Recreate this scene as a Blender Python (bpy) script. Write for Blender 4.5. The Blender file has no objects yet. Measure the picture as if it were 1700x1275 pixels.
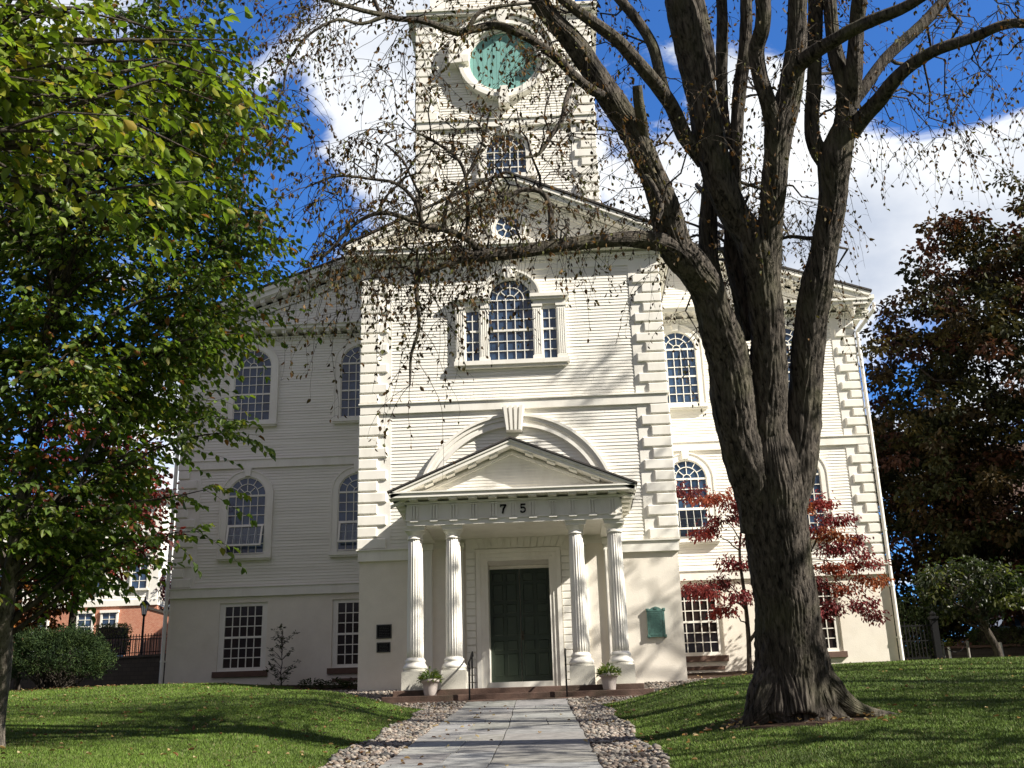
import bpy, math, random
import numpy as np
from mathutils import Vector, Matrix
SC = bpy.context.scene
COL = SC.collection
# ------------------------------------------------------------------ camera, sky, sun, exposure
R_ = Vector((0.99851806, 0.04681527, -0.02774907)); U_ = Vector((0.04166296, -0.32954497, 0.94322018)); F_ = Vector((-0.03501255, 0.9429785, 0.33100706))
cd = bpy.data.cameras.new('camera'); cam = bpy.data.objects.new('camera', cd); COL.objects.link(cam)
cam.matrix_world = Matrix(((R_.x, U_.x, -F_.x, 1.21), (R_.y, U_.y, -F_.y, -33.22), (R_.z, U_.z, -F_.z, -2.523), (0, 0, 0, 1)))
cd.sensor_fit = 'HORIZONTAL'; cd.sensor_width = 36; cd.lens = 39.84; cd.clip_start = 0.1; cd.clip_end = 2000
SC.camera = cam
SUN = Vector((2.2, -1.0, 1.76)).normalized()
ELEV = math.asin(SUN.z); AZ = math.atan2(SUN.x, SUN.y)
sd = bpy.data.lights.new('sun', 'SUN'); sd.energy = 5.0; sd.angle = math.radians(0.5); sd.color = (1, 0.94, 0.845)
so = bpy.data.objects.new('sun', sd); COL.objects.link(so); so.rotation_euler = SUN.to_track_quat('Z', 'Y').to_euler(); so.location = (40, -20, 40)
SC.view_settings.view_transform = 'Standard'; SC.view_settings.look = 'None'; SC.view_settings.gamma = 1; SC.view_settings.exposure = 0.93
SC.view_settings.use_curve_mapping = False
W = bpy.data.worlds.new('World'); SC.world = W; W.use_nodes = True
def build_world():
    t = W.node_tree; N = t.nodes; L = t.links
    for n in list(N): N.remove(n)
    out = N.new('ShaderNodeOutputWorld'); bg = N.new('ShaderNodeBackground')
    sky = N.new('ShaderNodeTexSky'); sky.sky_type = 'NISHITA'; sky.sun_disc = False
    sky.sun_elevation = ELEV; sky.sun_rotation = AZ; sky.air_density = 1.0; sky.dust_density = 0.3; sky.ozone_density = 2.5
    sk = N.new('ShaderNodeVectorMath'); sk.operation = 'MULTIPLY'; L.new(sky.outputs[0], sk.inputs[0]); sk.inputs[1].default_value = (SKY * 0.42, SKY * 0.86, SKY * 1.45)
    tc = N.new('ShaderNodeTexCoord')
    def vm(op, a, b=None):
        n = N.new('ShaderNodeVectorMath'); n.operation = op
        L.new(a, n.inputs[0])
        if b is not None:
            if hasattr(b, 'links'): L.new(b, n.inputs[1])
            else: n.inputs[1].default_value = b
        return n
    def ma(op, a, b, c=None):
        n = N.new('ShaderNodeMath'); n.operation = op
        for i, v in enumerate((a, b, c)):
            if v is None: continue
            if hasattr(v, 'links'): L.new(v, n.inputs[i])
            else: n.inputs[i].default_value = v
        return n.outputs[0]
    d = vm('NORMALIZE', tc.outputs['Generated'])
    sp = N.new('ShaderNodeSeparateXYZ'); L.new(d.outputs[0], sp.inputs[0])
    den = ma('ADD', ma('MAXIMUM', sp.outputs[2], 0.0), 0.32)
    cx = ma('DIVIDE', sp.outputs[0], den); cy = ma('DIVIDE', sp.outputs[1], den)
    cb = N.new('ShaderNodeCombineXYZ'); L.new(cx, cb.inputs[0]); L.new(cy, cb.inputs[1]); cb.inputs[2].default_value = 3.7
    nz = N.new('ShaderNodeTexNoise'); L.new(cb.outputs[0], nz.inputs['Vector']); nz.inputs['Scale'].default_value = 3.1; nz.inputs['Detail'].default_value = 10; nz.inputs['Roughness'].default_value = 0.62; nz.inputs['Distortion'].default_value = 0.45
    nz2 = N.new('ShaderNodeTexNoise'); L.new(cb.outputs[0], nz2.inputs['Vector']); nz2.inputs['Scale'].default_value = 5.0; nz2.inputs['Detail'].default_value = 6
    fr = N.new('ShaderNodeMapRange'); L.new(vm('DOT_PRODUCT', d.outputs[0], (-0.02, 0.86, 0.51)).outputs['Value'], fr.inputs[0]); fr.inputs[1].default_value = 0.35; fr.inputs[2].default_value = 0.9; fr.inputs[3].default_value = -0.22; fr.inputs[4].default_value = 0.0
    acc = ma('ADD', ma('MULTIPLY_ADD', nz.outputs['Fac'], 1.45, -0.225), fr.outputs[0])
    for (dv, a0, a1, w) in CLOUDS:
        dp = vm('DOT_PRODUCT', d.outputs[0], Vector(dv).normalized()).outputs['Value']
        mr = N.new('ShaderNodeMapRange'); mr.interpolation_type = 'SMOOTHSTEP'; L.new(dp, mr.inputs[0])
        mr.inputs[1].default_value = math.cos(math.radians(a1)); mr.inputs[2].default_value = math.cos(math.radians(a0)); mr.inputs[3].default_value = 0; mr.inputs[4].default_value = w
        acc = ma('ADD', acc, mr.outputs[0])
    rp = N.new('ShaderNodeMapRange'); rp.interpolation_type = 'SMOOTHSTEP'; L.new(acc, rp.inputs[0]); rp.inputs[1].default_value = 0.485; rp.inputs[2].default_value = 0.655
    cr = N.new('ShaderNodeValToRGB'); L.new(nz2.outputs['Fac'], cr.inputs[0])
    cr.color_ramp.elements[0].position = 0.3; cr.color_ramp.elements[0].color = (0.33, 0.365, 0.43, 1); cr.color_ramp.elements[1].position = 0.62; cr.color_ramp.elements[1].color = (0.60, 0.61, 0.62, 1)
    # grey veil added over the unseen sky, to make the fill light neutral
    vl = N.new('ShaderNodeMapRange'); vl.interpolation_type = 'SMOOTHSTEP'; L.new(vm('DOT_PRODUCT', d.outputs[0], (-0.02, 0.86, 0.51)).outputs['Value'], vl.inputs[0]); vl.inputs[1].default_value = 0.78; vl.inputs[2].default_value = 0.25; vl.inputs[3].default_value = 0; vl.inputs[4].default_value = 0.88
    mv = N.new('ShaderNodeMix'); mv.data_type = 'RGBA'; L.new(vl.outputs[0], mv.inputs['Factor']); L.new(sk.outputs[0], mv.inputs['A']); mv.inputs['B'].default_value = FILL_VEIL
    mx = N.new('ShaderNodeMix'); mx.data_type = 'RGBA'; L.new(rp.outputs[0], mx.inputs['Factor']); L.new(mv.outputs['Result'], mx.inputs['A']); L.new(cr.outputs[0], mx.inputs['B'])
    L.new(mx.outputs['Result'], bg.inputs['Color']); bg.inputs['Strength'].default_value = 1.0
    L.new(bg.outputs[0], out.inputs['Surface'])
SKY = 0.078
# soft cloud banks: direction, inner and outer angle in degrees, weight
FILL_VEIL = (0.185, 0.168, 0.17, 1)
CLOUDS = [((-0.19, 0.86, 0.50), 3, 8, 0.20), ((-0.10, 0.84, 0.58), 2, 7, 0.16), ((0.26, 0.88, 0.42), 5, 13, 0.24), ((0.40, 0.85, 0.40), 3, 8, 0.2), ((0.12, 0.85, 0.52), 3, 8, 0.16), ((-0.32, 0.93, 0.25), 2, 8, 0.2),
          ((0.38, 0.78, 0.53), 3, 9, -0.3), ((0.27, 0.77, 0.60), 2, 6, -0.22), ((-0.235, 0.85, 0.44), 1, 8, -0.24), ((-0.26, 0.80, 0.56), 1, 8, -0.20), ((-0.195, 0.82, 0.545), 0.5, 2.5, -0.18), ((0.31, 0.90, 0.33), 1, 4, -0.35)]
build_world()

# ------------------------------------------------------------------ helpers
rnd = random.Random(7)
npr = np.random.default_rng(11)
class MB:
    """collects shapes for ONE mesh"""
    def __init__(s): s.v = []; s.f = []; s.m = []; s.cur = 0
    def add(s, vs, fs):
        k = len(s.v); s.v.extend([tuple(p) for p in vs]); s.f.extend([tuple(i + k for i in f) for f in fs]); s.m.extend([s.cur] * len(fs))
    def box(s, x0, x1, y0, y1, z0, z1):
        s.add([(x0, y0, z0), (x1, y0, z0), (x1, y1, z0), (x0, y1, z0), (x0, y0, z1), (x1, y0, z1), (x1, y1, z1), (x0, y1, z1)],
              [(3, 2, 1, 0), (4, 5, 6, 7), (0, 1, 5, 4), (1, 2, 6, 5), (2, 3, 7, 6), (3, 0, 4, 7)])
    def obox(s, o, u, n, u0, u1, n0, n1, z0, z1, slope=0.0):
        """box along horizontal direction u, out along n; z rises with slope along u"""
        P = []
        for z in (z0, z1):
            for (a, b) in ((u0, n0), (u1, n0), (u1, n1), (u0, n1)):
                P.append((o[0] + u[0] * a + n[0] * b, o[1] + u[1] * a + n[1] * b, o[2] + z + slope * a))
        fs = [(3, 2, 1, 0), (4, 5, 6, 7), (0, 1, 5, 4), (1, 2, 6, 5), (2, 3, 7, 6), (3, 0, 4, 7)]
        if u[0] * n[1] - u[1] * n[0] < 0: fs = [tuple(reversed(f)) for f in fs]
        s.add(P, fs)
    def block(s, x0, x1, yb, yf, z0, z1, ch):
        """chamfered block standing out from plane yb to yf (yf < yb)"""
        c = ch; yc = yf + c
        s.add([(x0, yb, z0), (x1, yb, z0), (x1, yb, z1), (x0, yb, z1), (x0, yc, z0), (x1, yc, z0), (x1, yc, z1), (x0, yc, z1),
               (x0 + c, yf, z0 + c), (x1 - c, yf, z0 + c), (x1 - c, yf, z1 - c), (x0 + c, yf, z1 - c)],
              [(0, 1, 5, 4), (1, 2, 6, 5), (2, 3, 7, 6), (3, 0, 4, 7), (4, 5, 9, 8), (5, 6, 10, 9), (6, 7, 11, 10), (7, 4, 8, 11), (8, 9, 10, 11)])
    def prism(s, pts, y0, y1):
        """polygon of (x, z), counter-clockwise seen from the front, from y0 (front) to y1 (back)"""
        n = len(pts)
        s.add([(p[0], y0, p[1]) for p in pts] + [(p[0], y1, p[1]) for p in pts],
              [tuple(range(n)), tuple(range(2 * n - 1, n - 1, -1))] + [(i, i + n, (i + 1) % n + n, (i + 1) % n) for i in range(n)])
    def arc(s, cx, cz, r0, r1, y0, y1, a0=0, a1=180, n=24):
        A = [math.radians(a0 + (a1 - a0) * i / n) for i in range(n + 1)]
        for i in range(n):
            p = []
            for a, r in ((A[i], r0), (A[i], r1), (A[i + 1], r1), (A[i + 1], r0)): p.append((cx + r * math.cos(a), cz + r * math.sin(a)))
            s.prism(p, y0, y1)
    def lathe(s, prof, cx, cy, n=24, flutes=0, depth=0.0, caps=True):
        k = len(s.v); m = len(prof)
        for (r, z) in prof:
            for i in range(n):
                a = 2 * math.pi * i / n
                rr = r - (depth * (0.5 + 0.5 * math.cos(a * flutes)) ** 1.0 if flutes and r > 0 else 0)
                s.v.append((cx + rr * math.cos(a), cy + rr * math.sin(a), z))
        for j in range(m - 1):
            for i in range(n):
                s.f.append((k + j * n + i, k + j * n + (i + 1) % n, k + (j + 1) * n + (i + 1) % n, k + (j + 1) * n + i)); s.m.append(s.cur)
        if caps:
            s.f.append(tuple(k + i for i in range(n - 1, -1, -1))); s.m.append(s.cur)
            s.f.append(tuple(k + (m - 1) * n + i for i in range(n))); s.m.append(s.cur)
    def tube(s, pts, r, n=6):
        P = [Vector(p) for p in pts]; rr = r if isinstance(r, (list, tuple)) else [r] * len(P)
        k = len(s.v); ref = Vector((0, 0, 1)) if abs((P[-1] - P[0]).normalized().z) < 0.9 else Vector((1, 0, 0))
        for i, p in enumerate(P):
            t = (P[min(i + 1, len(P) - 1)] - P[max(i - 1, 0)]).normalized(); a = t.cross(ref).normalized(); b = t.cross(a)
            for j in range(n):
                q = 2 * math.pi * j / n; v = p + (a * math.cos(q) - b * math.sin(q)) * rr[i]; s.v.append(tuple(v))
        for i in range(len(P) - 1):
            for j in range(n):
                s.f.append((k + i * n + j, k + i * n + (j + 1) % n, k + (i + 1) * n + (j + 1) % n, k + (i + 1) * n + j)); s.m.append(s.cur)
        s.f.append(tuple(k + j for j in range(n - 1, -1, -1))); s.f.append(tuple(k + (len(P) - 1) * n + j for j in range(n))); s.m += [s.cur] * 2
    def build(s, name, mats, parent=None, smooth=False, org=None):
        if org is None: org = ORG.get(parent.name, Vector((0, 0, 0))) if parent else Vector((0, 0, 0))
        me = bpy.data.meshes.new(name)
        me.from_pydata([(p[0] - org[0], p[1] - org[1], p[2] - org[2]) for p in s.v], [], s.f)
        mats = mats if isinstance(mats, (list, tuple)) else [mats]
        for m in mats: me.materials.append(m)
        if len(mats) > 1: me.polygons.foreach_set('material_index', s.m)
        if smooth: me.polygons.foreach_set('use_smooth', [True] * len(s.f))
        me.update()
        o = bpy.data.objects.new(name, me); COL.objects.link(o)
        if parent: o.parent = parent
        ORG[o.name] = Vector(org) if parent else Vector(org)
        if not parent: o.location = org
        return o
ORG = {}
def tag(o, label=None, cat=None, group=None, kind=None):
    if label: o['label'] = label
    if cat: o['category'] = cat
    if group: o['group'] = group
    if kind: o['kind'] = kind
    return o
def thing(name, label, cat, loc, group=None):
    o = bpy.data.objects.new(name, None); COL.objects.link(o); o.location = loc; o.empty_display_size = 0.2
    ORG[o.name] = Vector(loc)
    return tag(o, label, cat, group)
def copy_tree(o, loc, label=None):
    c = o.copy(); COL.objects.link(c); c.location = loc
    if label: c['label'] = label
    for ch in list(o.children):
        d = ch.copy(); COL.objects.link(d); d.parent = c
        for g in list(ch.children):
            e = g.copy(); COL.objects.link(e); e.parent = d
    return c
# numpy meshes -------------------------------------------------------
def np_mesh(name, V, F, mat, parent=None, col=None, smooth=False, org=None, flat=False):
    """V (n,3), F (m,k) all faces of one size"""
    if org is None: org = ORG.get(parent.name, Vector((0, 0, 0))) if parent else Vector((0, 0, 0))
    V = np.asarray(V, np.float32) - np.array(org, np.float32)
    F = np.asarray(F, np.int32); m, k = F.shape
    me = bpy.data.meshes.new(name)
    me.vertices.add(len(V)); me.vertices.foreach_set('co', V.ravel())
    me.loops.add(m * k); me.loops.foreach_set('vertex_index', F.ravel())
    me.polygons.add(m); me.polygons.foreach_set('loop_start', np.arange(0, m * k, k, dtype=np.int32)); me.polygons.foreach_set('loop_total', np.full(m, k, np.int32))
    if smooth: me.polygons.foreach_set('use_smooth', np.ones(m, bool))
    me.materials.append(mat)
    if col is not None:
        a = me.color_attributes.new('tint', 'FLOAT_COLOR', 'POINT'); c4 = np.ones((len(V), 4), np.float32); c4[:, :3] = col; a.data.foreach_set('color', c4.ravel())
    me.update(); me.validate()
    o = bpy.data.objects.new(name, me); COL.objects.link(o)
    if parent: o.parent = parent
    else: o.location = org
    if flat: me.shade_flat()
    ORG[o.name] = Vector(org)
    return o
def norm(a): return a / np.maximum(np.linalg.norm(a, axis=-1, keepdims=True), 1e-9)
def tubes(lines, ridge=0.0):
    """lines: list of (pts, radii, sides) -> V, F (quads)"""
    VV = []; FF = []; k = 0
    for ln in lines:
        P = np.asarray(ln[0], float); r = np.asarray(ln[1], float); n = ln[2]; m = len(P)
        t = np.gradient(P, axis=0); t = norm(t)
        mean = norm((P[-1] - P[0])[None])[0]
        ref = np.array([0, 0, 1.0]) if abs(mean[2]) < 0.75 else np.array([1.0, 0, 0])
        a = norm(np.cross(t, ref)); b = np.cross(t, a)
        q = np.arange(n) * 2 * np.pi / n
        rad = r[:, None] * np.ones(n)[None]
        if ridge and len(ln) > 3:
            s = np.concatenate([[0], np.cumsum(np.linalg.norm(np.diff(P, axis=0), axis=1))])
            rad = rad * (1 + bark(q[None], s[:, None], r[:, None], ln[3]) * ridge)
        V = P[:, None] + rad[..., None] * (a[:, None] * np.cos(q)[None, :, None] - b[:, None] * np.sin(q)[None, :, None])
        VV.append(V.reshape(-1, 3))
        i = np.arange(m - 1)[:, None] * n; j = np.arange(n)[None]; j2 = (j + 1) % n
        FF.append((np.stack([i + j, i + j2, i + n + j2, i + n + j], -1) + k).reshape(-1, 4)); k += m * n
    return np.concatenate(VV), np.concatenate(FF)
def bark(q, s, r, seed):
    g = np.random.default_rng(seed); o = 0; rm = float(np.max(r)); kh = max(6, int(2 * np.pi * rm / 0.075))
    tw = 0.18 * np.sin(s * 1.1 + g.uniform(0, 6)) + 0.3 * s * g.uniform(-0.3, 0.3)
    for k, am in ((2, 0.22), (3, 0.25), (5, 0.22), (8, 0.16)):
        o = o + am * np.sin(k * (q + tw) + g.uniform(0, 6.28) + 0.7 * np.sin(s * g.uniform(0.6, 1.2) + g.uniform(0, 6)))
    e = 0.6 * min(1.0, 0.30 / rm + 0.25)
    for k, am in ((kh, 1.0), (int(kh * 0.73), 0.8), (int(kh * 1.37), 0.6)):
        w = 0.8 * np.sin(s * g.uniform(2.0, 3.2) + q * 3 + g.uniform(0, 6)) + 0.8 * np.sin(s * g.uniform(4.5, 7) + q * 7 + g.uniform(0, 6)) + 0.5 * np.sin(s * g.uniform(9, 13) - q * 11)
        o = o + e * am * (1 - 2 * np.abs(np.sin(0.5 * k * (q + tw) + w)) ** 0.7)
    return o * 0.1
def dens(pts, step):
    """resample a list of (x,y,z,r) with Catmull-Rom at about step"""
    P = np.asarray(pts, float); Q = np.vstack([2 * P[0] - P[1], P, 2 * P[-1] - P[-2]]); out = []
    for i in range(1, len(Q) - 2):
        n = max(1, int(np.linalg.norm(Q[i + 1, :3] - Q[i, :3]) / step)); u = np.arange(n)[:, None] / n
        out.append(0.5 * ((2 * Q[i]) + (-Q[i - 1] + Q[i + 1]) * u + (2 * Q[i - 1] - 5 * Q[i] + 4 * Q[i + 1] - Q[i + 2]) * u ** 2 + (-Q[i - 1] + 3 * Q[i] - 3 * Q[i + 1] + Q[i + 2]) * u ** 3))
    out.append(P[-1:]); o = np.vstack(out); o[:, 3] = np.maximum(o[:, 3], 0.002)
    return o
def leaf_mesh(P, D, Nn, L, Wd, fold=0.25):
    """leaves as two folded quads each; P base, D axis, Nn rough normal"""
    D = norm(D); S = norm(np.cross(D, Nn)); Nn = np.cross(S, D); L = np.asarray(L)[:, None]; Wd = np.asarray(Wd)[:, None]
    n = len(P); up = Nn * Wd * fold
    V = np.stack([P, P + D * L * 0.35 + S * Wd * 0.5 + up, P + D * L * 0.72 + S * Wd * 0.36 + up * 0.8, P + D * L - Nn * L * 0.08, P + D * L * 0.72 - S * Wd * 0.36 + up * 0.8, P + D * L * 0.35 - S * Wd * 0.5 + up], 1).reshape(-1, 3)
    b = np.arange(n)[:, None] * 6
    F = np.concatenate([b + np.array([[0, 1, 2, 3]]), b + np.array([[0, 3, 4, 5]])], 1).reshape(-1, 4)
    return V, F
def leaf_tint(n, cols, w, var=0.25, g=None):
    g = g or npr; c = np.array(cols)[g.choice(len(cols), n, p=np.array(w) / sum(w))]
    c = c * (1 + g.uniform(-var, var, (n, 1))); return np.repeat(c, 6, 0)
def rdir(n, g=None):
    g = g or npr; return norm(g.normal(size=(n, 3)))

# ------------------------------------------------------------------ materials
def nodemat(name):
    m = bpy.data.materials.new(name); m.use_nodes = True; t = m.node_tree; return m, t.nodes, t.links, t.nodes['Principled BSDF']
def mat(name, base, rough=0.6, var=0.12, scale=3.0, bump=0.0, bscale=40.0, spec=0.5, metal=0.0, stretch=(1, 1, 1), dark=None, dscale=0.8, damt=0.0):
    m, N, L, B = nodemat(name)
    B.inputs['Roughness'].default_value = rough; B.inputs['Metallic'].default_value = metal; B.inputs['Specular IOR Level'].default_value = spec
    tc = N.new('ShaderNodeTexCoord'); mp = N.new('ShaderNodeMapping'); L.new(tc.outputs['Object'], mp.inputs[0]); mp.inputs['Scale'].default_value = stretch
    nz = N.new('ShaderNodeTexNoise'); L.new(mp.outputs[0], nz.inputs['Vector']); nz.inputs['Scale'].default_value = scale; nz.inputs['Detail'].default_value = 7; nz.inputs['Roughness'].default_value = 0.62
    cr = N.new('ShaderNodeValToRGB'); L.new(nz.outputs['Fac'], cr.inputs[0])
    cr.color_ramp.elements[0].position = 0.3; cr.color_ramp.elements[1].position = 0.7
    cr.color_ramp.elements[0].color = (*[c * (1 - var) for c in base], 1); cr.color_ramp.elements[1].color = (*[min(1, c * (1 + var)) for c in base], 1)
    c = cr.outputs[0]
    if dark:
        n2 = N.new('ShaderNodeTexNoise'); L.new(mp.outputs[0], n2.inputs['Vector']); n2.inputs['Scale'].default_value = dscale; n2.inputs['Detail'].default_value = 8; n2.inputs['Roughness'].default_value = 0.7
        r2 = N.new('ShaderNodeMapRange'); L.new(n2.outputs['Fac'], r2.inputs[0]); r2.inputs[1].default_value = 0.48; r2.inputs[2].default_value = 0.72; r2.inputs[4].default_value = damt
        mx = N.new('ShaderNodeMix'); mx.data_type = 'RGBA'; L.new(r2.outputs[0], mx.inputs['Factor']); L.new(c, mx.inputs['A']); mx.inputs['B'].default_value = (*dark, 1); c = mx.outputs['Result']
    L.new(c, B.inputs['Base Color'])
    if bump:
        n3 = N.new('ShaderNodeTexNoise'); L.new(mp.outputs[0], n3.inputs['Vector']); n3.inputs['Scale'].default_value = bscale; n3.inputs['Detail'].default_value = 5
        bp = N.new('ShaderNodeBump'); bp.inputs['Strength'].default_value = bump; bp.inputs['Distance'].default_value = 0.02; L.new(n3.outputs['Fac'], bp.inputs['Height']); L.new(bp.outputs[0], B.inputs['Normal'])
    return m
def leafmat(name, trans=0.35, rough=0.45, spec=0.4, tcol=(1.5, 1.7, 0.6)):
    m, N, L, B = nodemat(name)
    at = N.new('ShaderNodeVertexColor'); at.layer_name = 'tint'
    L.new(at.outputs[0], B.inputs['Base Color']); B.inputs['Roughness'].default_value = rough; B.inputs['Specular IOR Level'].default_value = spec
    tr = N.new('ShaderNodeBsdfTranslucent'); mu = N.new('ShaderNodeMix'); mu.data_type = 'RGBA'; mu.blend_type = 'MULTIPLY'; mu.inputs['Factor'].default_value = 1
    L.new(at.outputs[0], mu.inputs['A']); mu.inputs['B'].default_value = (*tcol, 1); L.new(mu.outputs['Result'], tr.inputs[0])
    mx = N.new('ShaderNodeMixShader'); mx.inputs[0].default_value = trans; L.new(B.outputs[0], mx.inputs[1]); L.new(tr.outputs[0], mx.inputs[2]); L.new(mx.outputs[0], N['Material Output'].inputs[0])
    return m
def tintmat(name, rough=0.8, bump=0.0, bscale=30, spec=0.3):
    m, N, L, B = nodemat(name); at = N.new('ShaderNodeVertexColor'); at.layer_name = 'tint'
    nz = N.new('ShaderNodeTexNoise'); tc = N.new('ShaderNodeTexCoord'); L.new(tc.outputs['Object'], nz.inputs['Vector']); nz.inputs['Scale'].default_value = bscale * 0.4; nz.inputs['Detail'].default_value = 8; nz.inputs['Roughness'].default_value = 0.7
    mr = N.new('ShaderNodeMapRange'); L.new(nz.outputs['Fac'], mr.inputs[0]); mr.inputs[1].default_value = 0.25; mr.inputs[2].default_value = 0.75; mr.inputs[3].default_value = 0.55; mr.inputs[4].default_value = 1.4
    mu = N.new('ShaderNodeVectorMath'); mu.operation = 'SCALE'; L.new(at.outputs[0], mu.inputs[0]); L.new(mr.outputs[0], mu.inputs['Scale']); L.new(mu.outputs[0], B.inputs['Base Color'])
    B.inputs['Roughness'].default_value = rough; B.inputs['Specular IOR Level'].default_value = spec
    if bump:
        bp = N.new('ShaderNodeBump'); bp.inputs['Strength'].default_value = bump; bp.inputs['Distance'].default_value = 0.02; L.new(nz.outputs['Fac'], bp.inputs['Height']); L.new(bp.outputs[0], B.inputs['Normal'])
    return m
def barkmat(name, c0, c1, moss=0.0, zs=0.22, scale=16):
    m, N, L, B = nodemat(name); tc = N.new('ShaderNodeTexCoord'); mp = N.new('ShaderNodeMapping'); L.new(tc.outputs['Object'], mp.inputs[0]); mp.inputs['Scale'].default_value = (1, 1, zs)
    nz = N.new('ShaderNodeTexNoise'); L.new(mp.outputs[0], nz.inputs['Vector']); nz.inputs['Scale'].default_value = scale; nz.inputs['Detail'].default_value = 8; nz.inputs['Roughness'].default_value = 0.65; nz.inputs['Distortion'].default_value = 0.6
    cr = N.new('ShaderNodeValToRGB'); L.new(nz.outputs['Fac'], cr.inputs[0]); cr.color_ramp.elements[0].position = 0.36; cr.color_ramp.elements[1].position = 0.62
    cr.color_ramp.elements[0].color = (*c0, 1); cr.color_ramp.elements[1].color = (*c1, 1); c = cr.outputs[0]
    if moss:
        n2 = N.new('ShaderNodeTexNoise'); L.new(tc.outputs['Object'], n2.inputs['Vector']); n2.inputs['Scale'].default_value = 1.6; n2.inputs['Detail'].default_value = 6
        r2 = N.new('ShaderNodeMapRange'); L.new(n2.outputs['Fac'], r2.inputs[0]); r2.inputs[1].default_value = 0.5; r2.inputs[2].default_value = 0.75; r2.inputs[4].default_value = moss
        mx = N.new('ShaderNodeMix'); mx.data_type = 'RGBA'; L.new(r2.outputs[0], mx.inputs['Factor']); L.new(c, mx.inputs['A']); mx.inputs['B'].default_value = (0.115, 0.115, 0.06, 1); c = mx.outputs['Result']
    L.new(c, B.inputs['Base Color']); B.inputs['Roughness'].default_value = 0.9; B.inputs['Specular IOR Level'].default_value = 0.2
    bp = N.new('ShaderNodeBump'); bp.inputs['Strength'].default_value = 1.0; bp.inputs['Distance'].default_value = 0.05; L.new(nz.outputs['Fac'], bp.inputs['Height']); L.new(bp.outputs[0], B.inputs['Normal'])
    return m
def brickmat(name, c1, c2, mortar, sc=4.0):
    m, N, L, B = nodemat(name); tc = N.new('ShaderNodeTexCoord'); sp = N.new('ShaderNodeSeparateXYZ'); L.new(tc.outputs['Object'], sp.inputs[0])
    ad = N.new('ShaderNodeMath'); ad.operation = 'ADD'; L.new(sp.outputs[0], ad.inputs[0]); L.new(sp.outputs[1], ad.inputs[1])
    cb = N.new('ShaderNodeCombineXYZ'); L.new(ad.outputs[0], cb.inputs[0]); L.new(sp.outputs[2], cb.inputs[1])
    bk = N.new('ShaderNodeTexBrick'); L.new(cb.outputs[0], bk.inputs['Vector']); bk.inputs['Scale'].default_value = sc; bk.inputs['Color1'].default_value = (*c1, 1); bk.inputs['Color2'].default_value = (*c2, 1); bk.inputs['Mortar'].default_value = (*mortar, 1); bk.inputs['Mortar Size'].default_value = 0.012
    L.new(bk.outputs[0], B.inputs['Base Color']); B.inputs['Roughness'].default_value = 0.85; return m
M = {}
M['paint'] = mat('white_paint', (0.82, 0.795, 0.725), 0.5, 0.05, 1.6, 0.08, 25, dark=(0.56, 0.53, 0.46), dscale=1.1, damt=0.42, stretch=(1, 1, 0.35))
M['siding'] = mat('white_clapboard_paint', (0.82, 0.795, 0.725), 0.55, 0.07, 1.7, 0.08, 25, dark=(0.60, 0.565, 0.49), dscale=1.0, damt=0.45, stretch=(0.3, 1, 6.5))
M['trim'] = mat('white_trim', (0.83, 0.805, 0.735), 0.45, 0.04, 2.5, 0.05, 18, dark=(0.55, 0.51, 0.43), dscale=1.8, damt=0.4, stretch=(1, 1, 0.4))
M['stucco'] = mat('painted_stucco', (0.80, 0.745, 0.65), 0.75, 0.05, 2.2, 0.25, 30, dark=(0.62, 0.54, 0.43), dscale=0.7, damt=0.35)
M['stone_base'] = mat('weathered_plinth', (0.62, 0.60, 0.52), 0.8, 0.12, 5, 0.3, 40, dark=(0.36, 0.35, 0.30), dscale=2.5, damt=0.5)
M['glass'] = mat('dark_window_glass', (0.028, 0.055, 0.105), 0.05, 0.6, 1.6, 0.12, 1.6, spec=0.95)  # blue in the base colour stands in for reflected sky
M['glass_basement'] = mat('basement_window_glass', (0.022, 0.016, 0.014), 0.1, 0.4, 1.5, 0.04, 1.5, spec=0.35, stretch=(3, 1, 0.3))
M['door'] = mat('green_door_paint', (0.028, 0.045, 0.030), 0.45, 0.15, 3, 0.1, 30)
M['metal'] = mat('black_iron', (0.006, 0.006, 0.0065), 0.55, 0.2, 8, 0.1, 60, spec=0.15)
M['brass'] = mat('dark_bronze', (0.05, 0.04, 0.025), 0.4, 0.2, 8, metal=0.6)
M['bronze'] = mat('green_bronze', (0.075, 0.17, 0.145), 0.55, 0.3, 14, 0.2, 60, dark=(0.03, 0.055, 0.05), dscale=5, damt=0.8)
M['brownstone'] = mat('brownstone', (0.105, 0.062, 0.045), 0.8, 0.3, 4, 0.4, 30, dark=(0.05, 0.045, 0.025), dscale=1.5, damt=0.7)
M['sill_stone'] = mat('brown_sill_stone', (0.12, 0.07, 0.05), 0.8, 0.2, 6, 0.2, 40)
M['teal'] = mat('teal_copper_face', (0.17, 0.37, 0.335), 0.6, 0.12, 2.0, 0.05, 20, stretch=(9, 1, 0.4), dark=(0.10, 0.2, 0.19), dscale=1.0, damt=0.7)
M['roof'] = mat('dark_shingles', (0.055, 0.05, 0.048), 0.9, 0.3, 10, 0.4, 30)
M['slab'] = tintmat('flagstone', 0.9, 0.25, 14, 0.1)
M['pebble'] = tintmat('pebbles', 0.7, 0.1, 40)
M['grass_ground'] = mat('turf', (0.046, 0.072, 0.015), 0.95, 0.35, 1.2, 0.5, 60, spec=0.1, dark=(0.065, 0.075, 0.026), dscale=0.5, damt=0.6)
M['gravel_ground'] = mat('pale_grit', (0.15, 0.13, 0.11), 0.95, 0.4, 25, 0.6, 50, spec=0.1)
M['mulch'] = mat('bark_mulch', (0.05, 0.032, 0.022), 0.95, 0.5, 20, 1.0, 45, spec=0.1)
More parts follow.
